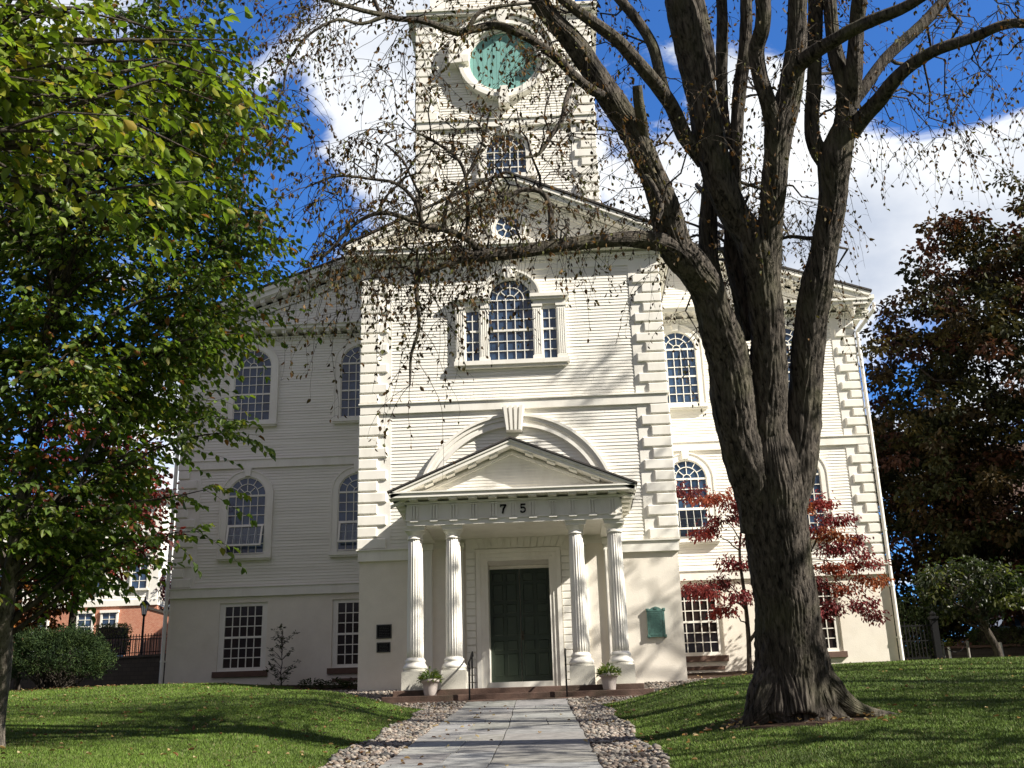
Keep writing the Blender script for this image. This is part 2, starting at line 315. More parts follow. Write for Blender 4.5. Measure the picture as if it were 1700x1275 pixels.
M['asphalt'] = mat('asphalt', (0.06, 0.06, 0.062), 0.9, 0.2, 8, 0.3, 60)
M['grass'] = tintmat('grass_blades', 0.6, 0, 3, 0.25)
M['leaf'] = leafmat('leaf_green')
M['leaf_dry'] = leafmat('leaf_autumn', 0.3, 0.6, 0.2, (1.4, 1.1, 0.7))
M['leaf_red'] = leafmat('leaf_red', 0.28, 0.6, 0.2, (1.4, 0.7, 0.6))
M['needle'] = leafmat('yew_needles', 0.12, 0.7, 0.12)
M['bark_elm'] = barkmat('elm_bark', (0.008, 0.007, 0.006), (0.128, 0.110, 0.092), 0.55, 0.14, 20)
M['bark'] = barkmat('grey_bark', (0.06, 0.05, 0.04), (0.24, 0.21, 0.17), 0.2, 0.3, 24)
M['bark_dark'] = barkmat('dark_bark', (0.02, 0.016, 0.013), (0.09, 0.075, 0.06), 0.0, 0.3, 14)
M['pot'] = mat('grey_pot', (0.52, 0.46, 0.42), 0.7, 0.1, 8, 0.15, 40)
M['brick'] = brickmat('red_brick', (0.42, 0.14, 0.075), (0.50, 0.22, 0.13), (0.5, 0.42, 0.36), 4.2)
M['brick_red'] = brickmat('bright_red_brick', (0.42, 0.075, 0.045), (0.38, 0.06, 0.04), (0.4, 0.12, 0.09), 4.2)
M['wallstone'] = brickmat('brown_stone_blocks', (0.055, 0.045, 0.036), (0.075, 0.06, 0.048), (0.03, 0.025, 0.02), 1.6)
M['house'] = mat('white_clapboard_far', (0.80, 0.78, 0.72), 0.6, 0.04, 2)
M['purplebrick'] = brickmat('plum_brick', (0.13, 0.075, 0.06), (0.16, 0.095, 0.075), (0.1, 0.08, 0.07), 4.0)
M['lamp_glass'] = mat('lantern_glass', (0.7, 0.7, 0.66), 0.2, 0.05, 4)
M['car'] = mat('blue_grey_car_paint', (0.20, 0.27, 0.33), 0.25, 0.05, 3, spec=0.8)

# ================================================================== THE CHURCH
D1 = 5.57                                   # set-back of the side wings behind the entrance bay
church = thing('church', 'white clapboard church with square clock tower, columned entrance porch and corner quoins', 'church', (0, 0, 0))
def siding(mb, z0, z1, xr, y, pitch=0.105, t=0.020):
    n = max(1, round((z1 - z0) / pitch)); p = (z1 - z0) / n
    for i in range(n):
        a = z0 + i * p; b = a + p; tt = t * rnd.uniform(0.85, 1.15); da = rnd.uniform(-0.002, 0.002) if i else 0
        xa0, xa1 = xr(a); xb0, xb1 = xr(b)
        if xa1 - xa0 < 0.03: continue
        if xb1 < xb0: xb0 = xb1 = (xb0 + xb1) / 2
        a += da
        if xb1 - xb0 < 2.5: cut = [0.0, 1.0]
        else: cut = [0.0] + sorted(rnd.uniform(0.08, 0.92) for _ in range(1 if xb1 - xb0 < 5 else 2)) + [1.0]
        for c0, c1 in zip(cut[:-1], cut[1:]):
            e = 0.0025; w = xa1 - xa0; v = xb1 - xb0; p0 = xa0 + w * c0 + e * (c0 > 0); p1 = xa0 + w * c1 - e * (c1 < 1); q0 = xb0 + v * c0 + e * (c0 > 0); q1 = xb0 + v * c1 - e * (c1 < 1); dd = rnd.uniform(-0.0025, 0.0025); dz = rnd.uniform(-0.0025, 0.0025)
            mb.add([(p0, y - tt + dd, a + dz), (p1, y - tt + dd, a + dz), (q1, y - 0.003, b), (q0, y - 0.003, b), (p0, y, a + dz), (p1, y, a + dz)], [(0, 1, 2, 3), (4, 5, 1, 0)])
def siding_side(mb, z0, z1, x, y0, y1, sgn, pitch=0.105, t=0.020):
    n = max(1, round((z1 - z0) / pitch)); p = (z1 - z0) / n
    for i in range(n):
        a = z0 + i * p; b = a + p
        P = [(x + sgn * t, y0, a), (x + sgn * t, y1, a), (x + sgn * 0.003, y1, b), (x + sgn * 0.003, y0, b), (x, y0, a), (x, y1, a)]
        mb.add(P, [(0, 1, 2, 3), (4, 5, 1, 0)] if sgn > 0 else [(3, 2, 1, 0), (0, 1, 5, 4)])
def cornice(mb, o, u, n, L, prof, slope=0.0, ext=0.0):
    """prof items: (n0, n1, z0, z1) solid band, or (n0, n1, z0, z1, width, pitch) a row of blocks"""
    for q in prof:
        if len(q) == 4:
            e = q[1] if ext else 0
            mb.obox(o, u, n, -e * ext, L + e * ext, q[0], q[1], q[2], q[3], slope)
        else:
            k = int(L / q[5]); off = (L - (k - 1) * q[5]) / 2
            for i in range(k):
                c = off + i * q[5]; mb.obox(o, u, n, c - q[4] / 2, c + q[4] / 2, q[0], q[1], q[2], q[3], slope)
def quoins(mb, xo, sgn, y, z0, z1, nblk, wl, ws, back, first_long=True):
    """column of blocks whose outer edge is xo; sgn=+1 blocks reach towards +x"""
    p = (z1 - z0) / nblk
    xa, xb = sorted((xo + sgn * 0.04, xo + sgn * back)); mb.box(xa, xb, y - 0.035, y + 0.01, z0, z1)
    for i in range(nblk):
        lg = (i % 2 == 0) == first_long; w = wl if lg else ws
        xa, xb = sorted((xo, xo + sgn * w)); mb.block(xa, xb, y - 0.034, y - 0.105, z0 + i * p + 0.022, z0 + (i + 1) * p - 0.022, 0.026)
        dpt = ws if lg else wl                 # the return of each block round the corner
        x2 = xo; yb = y - 0.03
        mb.box(*sorted((x2 - sgn * 0.0, x2 + sgn * 0.10)), yb, yb + dpt, z0 + i * p + 0.022, z0 + (i + 1) * p - 0.022)
# ---- walls
mb = MB(); mb.box(-4.70, -0.95, 0, D1 + 0.2, -0.9, 13.6); mb.box(0.95, 4.70, 0, D1 + 0.2, -0.9, 13.6); mb.box(-0.95, 0.95, 0, D1 + 0.2, 3.68, 13.6); mb.box(-0.95, 0.95, 0.87, D1 + 0.2, -0.9, 3.68)
mb.build('bay_wall', M['stucco'], church)
mb = MB(); mb.box(-12.2, 12.2, D1 + 0.14, 29.5, -0.9, 13.5); mb.prism([(-12.2, 13.5), (12.2, 13.5), (0, 17.9)], D1 + 0.14, 29.5)
mb.build('hall_wall', M['paint'], church)
BWX = [-9.67, -5.77, 5.77, 9.67]            # basement windows: centre lines
mb = MB(); xs = [-12.26]
for cxw in BWX: xs += [cxw - 0.83, cxw + 0.83]
xs.append(12.26)
for i in range(0, len(xs), 2): mb.box(xs[i], xs[i + 1], D1, D1 + 0.16, -0.9, 3.74)
for cxw in BWX: mb.box(cxw - 0.83, cxw + 0.83, D1, D1 + 0.16, -0.9, 1.24); mb.box(cxw - 0.83, cxw + 0.83, D1, D1 + 0.16, 3.54, 3.74)
mb.box(-12.26, -12.1, D1 + 0.165, 29.6, -0.9, 3.74); mb.box(12.1, 12.26, D1 + 0.165, 29.6, -0.9, 3.74)
mb.build('basement_wall', M['stucco'], church)
# ---- clapboards
bx = lambda a, b: (lambda z: (a, b))
mb = MB(); siding(mb, 4.06, 8.30, bx(-3.82, 3.82), 0); siding(mb, 8.63, 13.0, bx(-3.82, 3.82), 0)
siding(mb, 13.84, 16.05, lambda z: (-(16.05 - z) / 0.452, (16.05 - z) / 0.452), 0.02)
siding_side(mb, 4.06, 13.0, -4.70, 0.5, D1, -1); siding_side(mb, 4.06, 13.0, 4.70, 0.5, D1, 1)
mb.build('bay_siding', M['siding'], church)
mb = MB()
for a, b in ((-11.45, -4.72), (4.72, 11.45)):
    siding(mb, 4.06, 8.30, bx(a, b), D1); siding(mb, 8.63, 13.0, bx(a, b), D1)
siding(mb, 13.62, 17.6, lambda z: (-(17.55 - z) / 0.351, -4.72) if (17.55 - z) / 0.351 > 4.72 else (0, 0), D1 + 0.02)
siding(mb, 13.62, 17.6, lambda z: (4.72, (17.55 - z) / 0.351) if (17.55 - z) / 0.351 > 4.72 else (0, 0), D1 + 0.02)
siding_side(mb, 4.06, 13.0, 12.2, D1 + 0.7, 29, 1, 0.12); siding_side(mb, 4.06, 13.0, -12.2, D1 + 0.7, 29, -1, 0.12)
mb.build('hall_siding', M['siding'], church)
# ---- belt courses
for (a, b, y, w) in ((3.738, 4.05, 0, 4.74), (8.304, 8.60, 0, 4.74)):
    for (x0, x1) in (((-w, -2.97), (2.97, w)) if a < 4 else ((-w, w),)):
        mb = MB(); mb.box(x0, x1, y - 0.10, y + 0.4, a, b); mb.box(x0 - 0.05 * (x0 < -4), x1 + 0.05 * (x1 > 4), y - 0.15, y + 0.4, b, b + 0.035); mb.build('belt_course', M['trim'], church)
for (a, b) in ((3.742, 4.05), (8.304, 8.60)):
    for (x0, x1) in ((-12.26, -4.72), (4.72, 12.26)):
        mb = MB(); mb.box(x0, x1, D1 - 0.10, D1 + 0.4, a, b); mb.box(x0 - 0.04 * (x0 < -5), x1 + 0.04 * (x1 > 5), D1 - 0.14, D1 + 0.4, b, b + 0.03)
        mb.box(*((-12.27, -12.1) if x0 < 0 else (12.1, 12.27)), D1 + 0.41, 29.4, a, b); mb.build('belt_course', M['trim'], church)
# ---- quoins
for sg in (-1, 1):
    mb = MB(); xo = sg * 4.78
    quoins(mb, xo, -sg, 0, 4.085, 8.30, 12, 0.88, 0.60, 0.99, True); quoins(mb, xo, -sg, 0, 8.64, 13.0, 13, 0.88, 0.60, 0.99, False)
    mb.build('corner_quoins', M['trim'], church)
    mb = MB(); xo = sg * 12.24
    quoins(mb, xo, -sg, D1, 4.085, 8.30, 12, 0.70, 0.42, 0.82, True); quoins(mb, xo, -sg, D1, 8.64, 13.0, 13, 0.70, 0.42, 0.82, False)
    mb.build('corner_quoins', M['trim'], church)
# ---- cornices
X_ = (1, 0, 0); NX_ = (-1, 0, 0); Y_ = (0, 1, 0); NF = (0, -1, 0)
PB = [(0, .04, 0, .22), (.0, .05, .22, .32), (.05, .095, .235, .32, .055, .105), (0, .13, .32, .37), (0, .16, .37, .41), (0, .44, .50, .53), (0, .50, .53, .70), (0, .57, .70, .82)]
mb = MB()
cornice(mb, (-4.72, 0, 13.0), X_, NF, 9.44, PB, 0, 1)
for sg in (-1, 1): cornice(mb, (sg * 4.72, 0.0, 13.0), Y_, (sg, 0, 0), D1 - 0.02, PB)
PR = [(0, .05, -.62, -.42), (.05, .095, -.52, -.43, .055, .105), (0, .13, -.42, -.38), (0, .42, -.34, -.30), (0, .50, -.30, -.13), (0, .57, -.13, 0)]
k = 0.452
for sg in (-1, 1): cornice(mb, (sg * 5.28, 0, 13.85), (-sg, 0, 0), NF, 5.28, PR, k)
mb.build('bay_cornice', M['trim'], church)
PW = [(0, .03, 0, .14), (0, .05, .14, .24), (.05, .095, .15, .24, .055, .11), (0, .13, .24, .29), (.0, .44, .31, .42, .15, .40), (0, .47, .42, .44), (0, .52, .44, .56), (0, .60, .56, .64)]
PWR = [(0, .05, -.80, -.58), (.05, .095, -.68, -.58, .055, .11), (0, .13, -.58, -.53), (.0, .44, -.50, -.38, .15, .40), (0, .47, -.38, -.35), (0, .53, -.35, -.16), (0, .60, -.16, 0)]
mb = MB()
for sg in (-1, 1):
    L_ = 12.2 - 4.74 + 0.6
    cornice(mb, (sg * 12.80, D1, 13.0), (-sg, 0, 0), NF, L_, PW)
    cornice(mb, (sg * 12.2, D1 - 0.56, 13.0), Y_, (sg, 0, 0), 24.5, PW)
    cornice(mb, (sg * 12.86, D1, 13.86), (-sg, 0, 0), NF, 12.86, PWR, 0.351)
mb.build('hall_cornice', M['trim'], church)
# ---- roofs
mb = MB()
for sg in (-1, 1):
    mb.obox((sg * 12.92, D1 - 0.64, 13.86), (-sg, 0, 0), Y_, 0, 12.92, 0, 25, 0.004, 0.07, 0.351)
    mb.obox((sg * 5.36, -0.61, 13.85), (-sg, 0, 0), Y_, 0, 5.36, 0, 14, 0.004, 0.07, k)
mb.build('roof', M['roof'], church)
# ---- windows
def muntins(mb, x0, x1, z0, z1, nx, nz, y, w=0.026):
    for i in range(1, nx): x = x0 + (x1 - x0) * i / nx; mb.box(x - w / 2, x + w / 2, y - 0.022, y + 0.01, z0, z1)
    for j in range(1, nz): z = z0 + (z1 - z0) * j / nz; mb.box(x0, x1, y - 0.019, y + 0.009, z - w / 2, z + w / 2)
def halfdisc(r, cx, cz, x0, z0, n=20):
    return [(x0, z0), (cx + r, z0)] + [(cx + r * math.cos(math.pi * i / n), cz + r * math.sin(math.pi * i / n)) for i in range(n + 1)]
def arched_window(parent, cx, y, z0, zs, r, zmeet, open_sash=False, keytop=None, sub='pane'):
    """round-headed window with fan light; parts under parent"""
    wn = MB(); tw = 0.25; yf = y - 0.11
    for sx in (-1, 1): wn.box(*sorted((cx + sx * (r + 0.04), cx + sx * (r + tw))), yf, y + 0.02, z0 - 0.04, zs)
    wn.arc(cx, zs, r + 0.04, r + tw, yf, y + 0.02, 0, 180, 28); wn.arc(cx, zs, r + tw - 0.001, r + tw + 0.045, yf - 0.03, y + 0.02, 0, 180, 28)
    for sx in (-1, 1): wn.box(*sorted((cx + sx * (r + tw - 0.001), cx + sx * (r + tw + 0.045))), yf - 0.03, y + 0.02, z0 - 0.04, zs)
    root = wn.build('window', M['trim'], parent)
    g = MB(); n = 24; g.prism([(cx - r - 0.05, z0), (cx + r + 0.05, z0)] + [(cx + (r + 0.05) * math.cos(math.pi * i / n), zs + (r + 0.05) * math.sin(math.pi * i / n)) for i in range(n + 1)], y - 0.04, y - 0.03)
    g.build('pane', M['glass'], root)
    s = MB(); ys = y - 0.055
    for sx in (-1, 1): s.box(*sorted((cx + sx * (r - 0.0), cx + sx * (r + 0.045))), ys - 0.012, y - 0.03, z0, zs)
    s.arc(cx, zs, r, r + 0.045, ys - 0.012, y - 0.03, 0, 180, 24)
    s.box(cx - r, cx + r, ys - 0.02, y - 0.03, zs - 0.035, zs + 0.03); s.box(cx - r, cx + r, ys - 0.016, y - 0.03, zmeet - 0.03, zmeet + 0.03)
    s.box(cx - r, cx + r, ys - 0.01, y - 0.03, z0, z0 + 0.05)
    muntins(s, cx - r, cx + r, z0 + 0.05, zmeet - 0.03, 5, 3, ys); muntins(s, cx - r, cx + r, zmeet + 0.03, zs - 0.035, 5, 3, ys)
    w = 0.024; ym = ys - 0.02
    s.arc(cx, zs + 0.03, 0.60 * r, 0.60 * r + w, ym, y - 0.03, 0, 180, 18); s.arc(cx, zs + 0.03, 0.19 * r, 0.19 * r + w, ym, y - 0.03, 0, 180, 10)
    for (a, ra, rb) in [(i * 30, 0.6, 1.0) for i in range(1, 6)] + [(45, .19, .6), (90, .19, .6), (135, .19, .6)]:
        q = math.radians(a); c_, s_ = math.cos(q), math.sin(q); nx_, nz_ = -s_ * w / 2, c_ * w / 2
        p = [(cx + c_ * r * ra + nx_, zs + 0.03 + s_ * r * ra + nz_), (cx + c_ * r * ra - nx_, zs + 0.03 + s_ * r * ra - nz_), (cx + c_ * (r * rb - 0.01) - nx_, zs + 0.03 + s_ * (r * rb - 0.03) - nz_), (cx + c_ * (r * rb - 0.01) + nx_, zs + 0.03 + s_ * (r * rb - 0.03) + nz_)]
        s.prism(p, ym + 0.002, y - 0.03)
    s.build('sash', M['trim'], root)
    q = MB(); q.box(cx - r - tw - 0.06, cx + r + tw + 0.06, y - 0.20, y + 0.02, z0 - 0.17, z0 - 0.04); q.box(cx - r - tw - 0.03, cx + r + tw + 0.03, y - 0.15, y + 0.02, z0 - 0.22, z0 - 0.17); q.build('sill', M['trim'], root)
    kt = keytop or zs + r + tw + 0.06
    q = MB(); q.prism([(cx - 0.095, zs + r + 0.06), (cx + 0.095, zs + r + 0.06), (cx + 0.13, kt), (cx - 0.13, kt)], y - 0.18, y + 0.02); q.build('keystone', M['trim'], root)
    if open_sash:                              # awning storm sash swung out at the bottom
        q = MB(); gq = MB(); zt = zmeet - 0.01; H = zmeet - z0 - 0.30 + 0.15; ang = math.radians(17); x0, x1 = cx - r + 0.02, cx + r - 0.02
        def tb(mb_, xa, xb, h0, h1, t0, t1):
            P = []
            for h in (h0, h1):
                for (x, t) in ((xa, t0), (xb, t0), (xb, t1), (xa, t1)): P.append((x, y - 0.10 - math.sin(ang) * h + math.cos(ang) * t, zt - math.cos(ang) * h - math.sin(ang) * t))
            mb_.add(P, [(0, 1, 2, 3), (7, 6, 5, 4), (4, 5, 1, 0), (5, 6, 2, 1), (6, 7, 3, 2), (7, 4, 0, 3)])
        H = 0.80
        tb(q, x0, x0 + 0.06, 0.06, H - 0.06, -0.02, 0.02); tb(q, x1 - 0.06, x1, 0.06, H - 0.06, -0.02, 0.02); tb(q, x0, x1, 0, 0.06, -0.02, 0.02); tb(q, x0, x1, H - 0.06, H, -0.02, 0.02)
        q.build('open_sash', M['trim'], root)
        for i in range(1, 5): xm = x0 + (x1 - x0) * i / 5; tb(gq, xm - 0.006, xm + 0.006, 0.06, H - 0.06, -0.006, 0.006)
        gq.cur = 1; tb(gq, x0 + 0.06, x1 - 0.06, 0.06, H - 0.06, -0.002, 0.002); gq.build('open_pane', [M['trim'], M['glass_clear']], root)
    return root
def build_clear_glass():
    m, N, L, B = nodemat('clear_glass'); tr = N.new('ShaderNodeBsdfTransparent'); tr.inputs[0].default_value = (0.8, 0.85, 0.87, 1); gl = N.new('ShaderNodeBsdfGlossy'); gl.inputs['Roughness'].default_value = 0.03
    fr = N.new('ShaderNodeFresnel'); fr.inputs[0].default_value = 1.6; mx = N.new('ShaderNodeMixShader'); L.new(fr.outputs[0], mx.inputs[0]); L.new(tr.outputs[0], mx.inputs[1]); L.new(gl.outputs[0], mx.inputs[2]); L.new(mx.outputs[0], N['Material Output'].inputs[0]); return m
M['glass_clear'] = build_clear_glass()
for cxw in (-9.72, -5.79, 5.79, 9.72):
    arched_window(church, cxw, D1 - 0.02, 10.05, 12.13, 0.645, 11.08)
    arched_window(church, cxw, D1 - 0.02, 5.20, 7.28, 0.645, 6.22, open_sash=abs(cxw) < 6 or cxw < 0, keytop=8.29)
for cxw in BWX:
    wn = MB(); y = D1 + 0.06
    for sx in (-1, 1): wn.box(*sorted((cxw + sx * 0.64, cxw + sx * 0.83)), y, y + 0.09, 1.24, 3.54)
    wn.box(cxw - 0.64, cxw + 0.64, y, y + 0.09, 3.42, 3.54); wn.box(cxw - 0.64, cxw + 0.64, y, y + 0.09, 1.24, 1.37)
    root = wn.build('basement_window', M['trim'], church)
    g = MB(); g.box(cxw - 0.64, cxw + 0.64, y + 0.055, y + 0.065, 1.37, 3.42); g.build('pane', M['glass_basement'], root)
    s = MB(); s.box(cxw - 0.64, cxw + 0.64, y + 0.01, y + 0.05, 2.34, 2.41); muntins(s, cxw - 0.64, cxw + 0.64, 1.37, 2.34, 5, 3, y + 0.044, 0.03); muntins(s, cxw - 0.64, cxw + 0.64, 2.41, 3.42, 5, 3, y + 0.044, 0.03); s.build('sash', M['trim'], root)
    q = MB(); q.box(cxw - 0.95, cxw + 0.92, D1 - 0.10, D1 + 0.05, 1.05, 1.238); q.build('sill', M['sill_stone'], root)
for sg in (-1, 1): mb = MB(); mb.box(*sorted((sg * 5.0, sg * 6.55)), D1 - 0.03, D1 + 0.02, 0.78, 0.90); mb.build('foundation_ledge', M['sill_stone'], church)
# ---- three-part window
y = -0.025; mb = MB()
for sg in (-1, 1):
    for (a, b) in ((0.70, 0.98), (1.46, 1.74)):
        mb.box(*sorted((sg * a, sg * b)), y - 0.12, y, 9.95, 11.66); mb.box(*sorted((sg * (a - 0.03), sg * (b + 0.03))), y - 0.15, y, 9.88, 10.0); mb.box(*sorted((sg * (a - 0.03), sg * (b + 0.03))), y - 0.15, y, 11.66, 11.74)
        for j in range(4): xx = sg * (a + 0.045 + j * 0.063); mb.box(xx - 0.012, xx + 0.012, y - 0.13, y - 0.11, 10.05, 11.58)
    x0, x1 = sorted((sg * 0.72, sg * 1.76)); mb.box(x0, x1, y - 0.14, y, 11.74, 11.88)
    mb.box(x0 - 0.05, x1 + 0.05, y - 0.22, y, 11.88, 11.95); mb.box(x0 - 0.09, x1 + 0.09, y - 0.27, y, 11.95, 12.06)
    mb.box(*sorted((sg * 0.98, sg * 1.46)), y - 0.05, y, 11.60, 11.74)
mb.arc(0, 11.95, 0.68, 0.82, y - 0.12, y, 0, 180, 28); mb.arc(0, 11.95, 0.82, 0.93, y - 0.17, y, 0, 180, 28); mb.arc(0, 11.95, 0.93, 1.0, y - 0.22, y, 0, 180, 28)
vw = mb.build('three_part_window', M['trim'], church)
g = MB(); n = 24; g.prism([(-0.70, 9.88), (0.70, 9.88)] + [(0.70 * math.cos(math.pi * i / n), 11.95 + 0.70 * math.sin(math.pi * i / n)) for i in range(n + 1)], y - 0.012, y)
for sg in (-1, 1): g.box(*sorted((sg * 0.98, sg * 1.46)), y - 0.012, y, 9.88, 11.62)
g.build('pane', M['glass'], vw)
s = MB(); ys = y - 0.03
for sg in (-1, 1):
    a, b = sorted((sg * 0.98, sg * 1.46)); s.box(a, a + 0.04, ys - 0.02, y - 0.01, 9.9, 11.6); s.box(b - 0.04, b, ys - 0.02, y - 0.01, 9.9, 11.6); s.box(a, b, ys - 0.03, y - 0.01, 10.88, 10.94)
    muntins(s, a + 0.04, b - 0.04, 9.9, 10.88, 2, 3, ys); muntins(s, a + 0.04, b - 0.04, 10.94, 11.6, 2, 2, ys)
s.box(-0.68, 0.68, ys - 0.035, y - 0.01, 10.87, 10.94); muntins(s, -0.68, 0.68, 9.9, 10.87, 5, 3, ys); muntins(s, -0.68, 0.68, 10.94, 11.95, 5, 3, ys)
s.box(-0.68, 0.68, ys - 0.018, y - 0.01, 11.935, 11.965)
for rr in (0.42, 0.15): s.arc(0, 11.95, rr, rr + 0.026, ys - 0.02, y - 0.01, 0, 180, 18)
for (a, ra, rb) in [(i * 30, 0.42, 0.68) for i in range(1, 6)] + [(45, .15, .42), (90, .15, .42), (135, .15, .42)]:
    q = math.radians(a); c_, s_ = math.cos(q), math.sin(q); w = 0.013
    s.prism([(c_ * ra - s_ * w, 11.95 + s_ * ra + c_ * w), (c_ * ra + s_ * w, 11.95 + s_ * ra - c_ * w), (c_ * rb + s_ * w, 11.95 + s_ * rb - c_ * w), (c_ * rb - s_ * w, 11.95 + s_ * rb + c_ * w)], ys - 0.018, y - 0.01)
s.build('sash', M['trim'], vw)
q = MB(); q.box(-1.80, 1.80, y - 0.20, y, 9.74, 9.878); q.box(-1.72, 1.72, y - 0.13, y, 9.66, 9.74); q.build('sill', M['trim'], vw)
q = MB(); q.prism([(-0.15, 12.62), (0.15, 12.62), (0.21, 13.0), (-0.21, 13.0)], y - 0.30, y); q.prism([(-0.05, 12.61), (0.05, 12.61), (0.07, 12.985), (-0.07, 12.985)], y - 0.33, y - 0.29); q.build('keystone', M['trim'], vw)
# ---- round window in the bay gable
mb = MB(); cz = 14.56; mb.arc(0, cz, 0.42, 0.52, -0.08, 0.0, 0, 360, 36); mb.arc(0, cz, 0.52, 0.62, -0.13, 0.0, 0, 360, 36)
rw = mb.build('round_window', M['trim'], church)
g = MB(); g.prism([(0.44 * math.cos(2 * math.pi * i / 32), cz + 0.44 * math.sin(2 * math.pi * i / 32)) for i in range(32)], -0.03, -0.02); g.build('pane', M['glass'], rw)
s = MB(); s.arc(0, cz, 0.13, 0.165, -0.055, -0.028, 0, 360, 20); s.arc(0, cz, 0.395, 0.43, -0.055, -0.028, 0, 360, 32)
for i in range(8):
    q = math.radians(22.5 + 45 * i); c_, s_ = math.cos(q), math.sin(q); w = 0.015
    s.prism([(c_ * .15 - s_ * w, cz + s_ * .15 + c_ * w), (c_ * .15 + s_ * w, cz + s_ * .15 - c_ * w), (c_ * .41 + s_ * w, cz + s_ * .41 - c_ * w), (c_ * .41 - s_ * w, cz + s_ * .41 + c_ * w)], -0.052, -0.028)
s.build('sash', M['trim'], rw)
# ---- blind arch over the porch
mb = MB(); mb.arc(0, 5.09, 2.64, 2.74, -0.13, 0, 0, 180, 48); mb.arc(0, 5.09, 2.74, 2.84, -0.08, 0, 0, 180, 48); mb.arc(0, 5.09, 2.84, 2.95, -0.13, 0, 0, 180, 48); mb.arc(0, 5.09, 2.95, 3.03, -0.19, 0, 0, 180, 48)
ar = mb.build('blind_arch', M['trim'], church)
q = MB(); q.prism([(-0.24, 7.55), (0.24, 7.55), (0.34, 8.28), (-0.34, 8.28)], -0.34, 0)
for i in range(4):
    u0 = -0.75 + i * 0.5; q.prism([(u0 * 0.24 - 0.035, 7.52), (u0 * 0.24 + 0.035, 7.52), (u0 * 0.33 + 0.055, 8.30), (u0 * 0.33 - 0.055, 8.30)], -0.44, -0.33)
q.build('keystone', M['trim'], ar)
# ---- door
mb = MB()
for sg in (-1, 1):
    mb.box(*sorted((sg * 0.90, sg * 1.0)), -0.06, 0.86, -0.2, 3.62); mb.box(*sorted((sg * 1.0, sg * 1.12)), -0.09, 0.01, -0.2, 3.72); mb.box(*sorted((sg * 1.12, sg * 1.24)), -0.13, 0.01, -0.2, 3.84)
mb.box(-1.0, 1.0, -0.06, 0.86, 3.62, 3.72); mb.box(-1.12, 1.12, -0.09, 0.01, 3.72, 3.84); mb.box(-1.24, 1.24, -0.13, 0.01, 3.84, 3.96)
dw = mb.build('doorway', M['trim'], church)
mb = MB()
for sg in (-1, 1):
    mb.box(*sorted((sg * 1.24, sg * 1.54)), -0.05, 0.01, -0.2, 3.96)
    for i in range(19): mb.block(*sorted((sg * 1.26, sg * 1.54)), -0.049, -0.085, -0.05 + i * 0.208 + 0.012, -0.05 + (i + 1) * 0.208 - 0.012, 0.012)
mb.box(-1.54, 1.54, -0.05, 0.01, 3.96, 4.36)
for i in range(14):
    a = -1.30 + 2.60 * i / 14 + 0.014; b = -1.30 + 2.60 * (i + 1) / 14 - 0.014; sp = 1.13
    mb.prism([(a, 3.99), (b, 3.99), (b * sp, 4.33), (a * sp, 4.33)], -0.085, -0.049)
mb.build('door_surround', M['trim'], dw)
for sg in (-1, 1):
    mb = MB(); x0, x1 = sorted((sg * 0.012, sg * 0.895)); ymid = 0.74
    mb.box(x0, x1, ymid, ymid + 0.06, 0.155, 3.50)
    cols = ((x0 + 0.09, (x0 + x1) / 2 - 0.05), ((x0 + x1) / 2 + 0.05, x1 - 0.09))
    for (z0, z1) in ((0.38, 1.02), (1.12, 1.40), (1.55, 2.10), (2.20, 2.46), (2.56, 3.05), (3.14, 3.38)):
        for (a, b) in cols: mb.block(a, b, ymid + 0.001, ymid - 0.022, z0, z1, 0.02); mb.box(a - 0.03, a - 0.01, ymid - 0.012, ymid + 0.001, z0 - 0.03, z1 + 0.03); mb.box(b + 0.01, b + 0.03, ymid - 0.012, ymid + 0.001, z0 - 0.03, z1 + 0.03); mb.box(a - 0.01, b + 0.01, ymid - 0.012, ymid + 0.001, z1 + 0.01, z1 + 0.03); mb.box(a - 0.01, b + 0.01, ymid - 0.012, ymid + 0.001, z0 - 0.03, z0 - 0.01)
    mb.build('door_leaf', M['door'], dw)
mb = MB(); mb.box(-0.895, 0.895, 0.72, 0.82, 3.51, 3.61); mb.build('door_head', M['trim'], dw)
mb = MB(); mb.lathe([(0.0, 0), (0.028, 0.005), (0.036, 0.03), (0.026, 0.06), (0.012, 0.075), (0.012, 0.11)], 0, 0, 12); mb.v = [(0.05 + p[0], 0.63 + p[2], 1.52 + p[1]) for p in mb.v]; mb.box(0.015, 0.085, 0.722, 0.739, 1.40, 1.66); mb.build('door_knob', M['brass'], dw)
mb = MB(); mb.box(-0.90, 0.90, -0.10, 0.86, -0.19, 0.15); mb.build('threshold', M['trim'], dw)
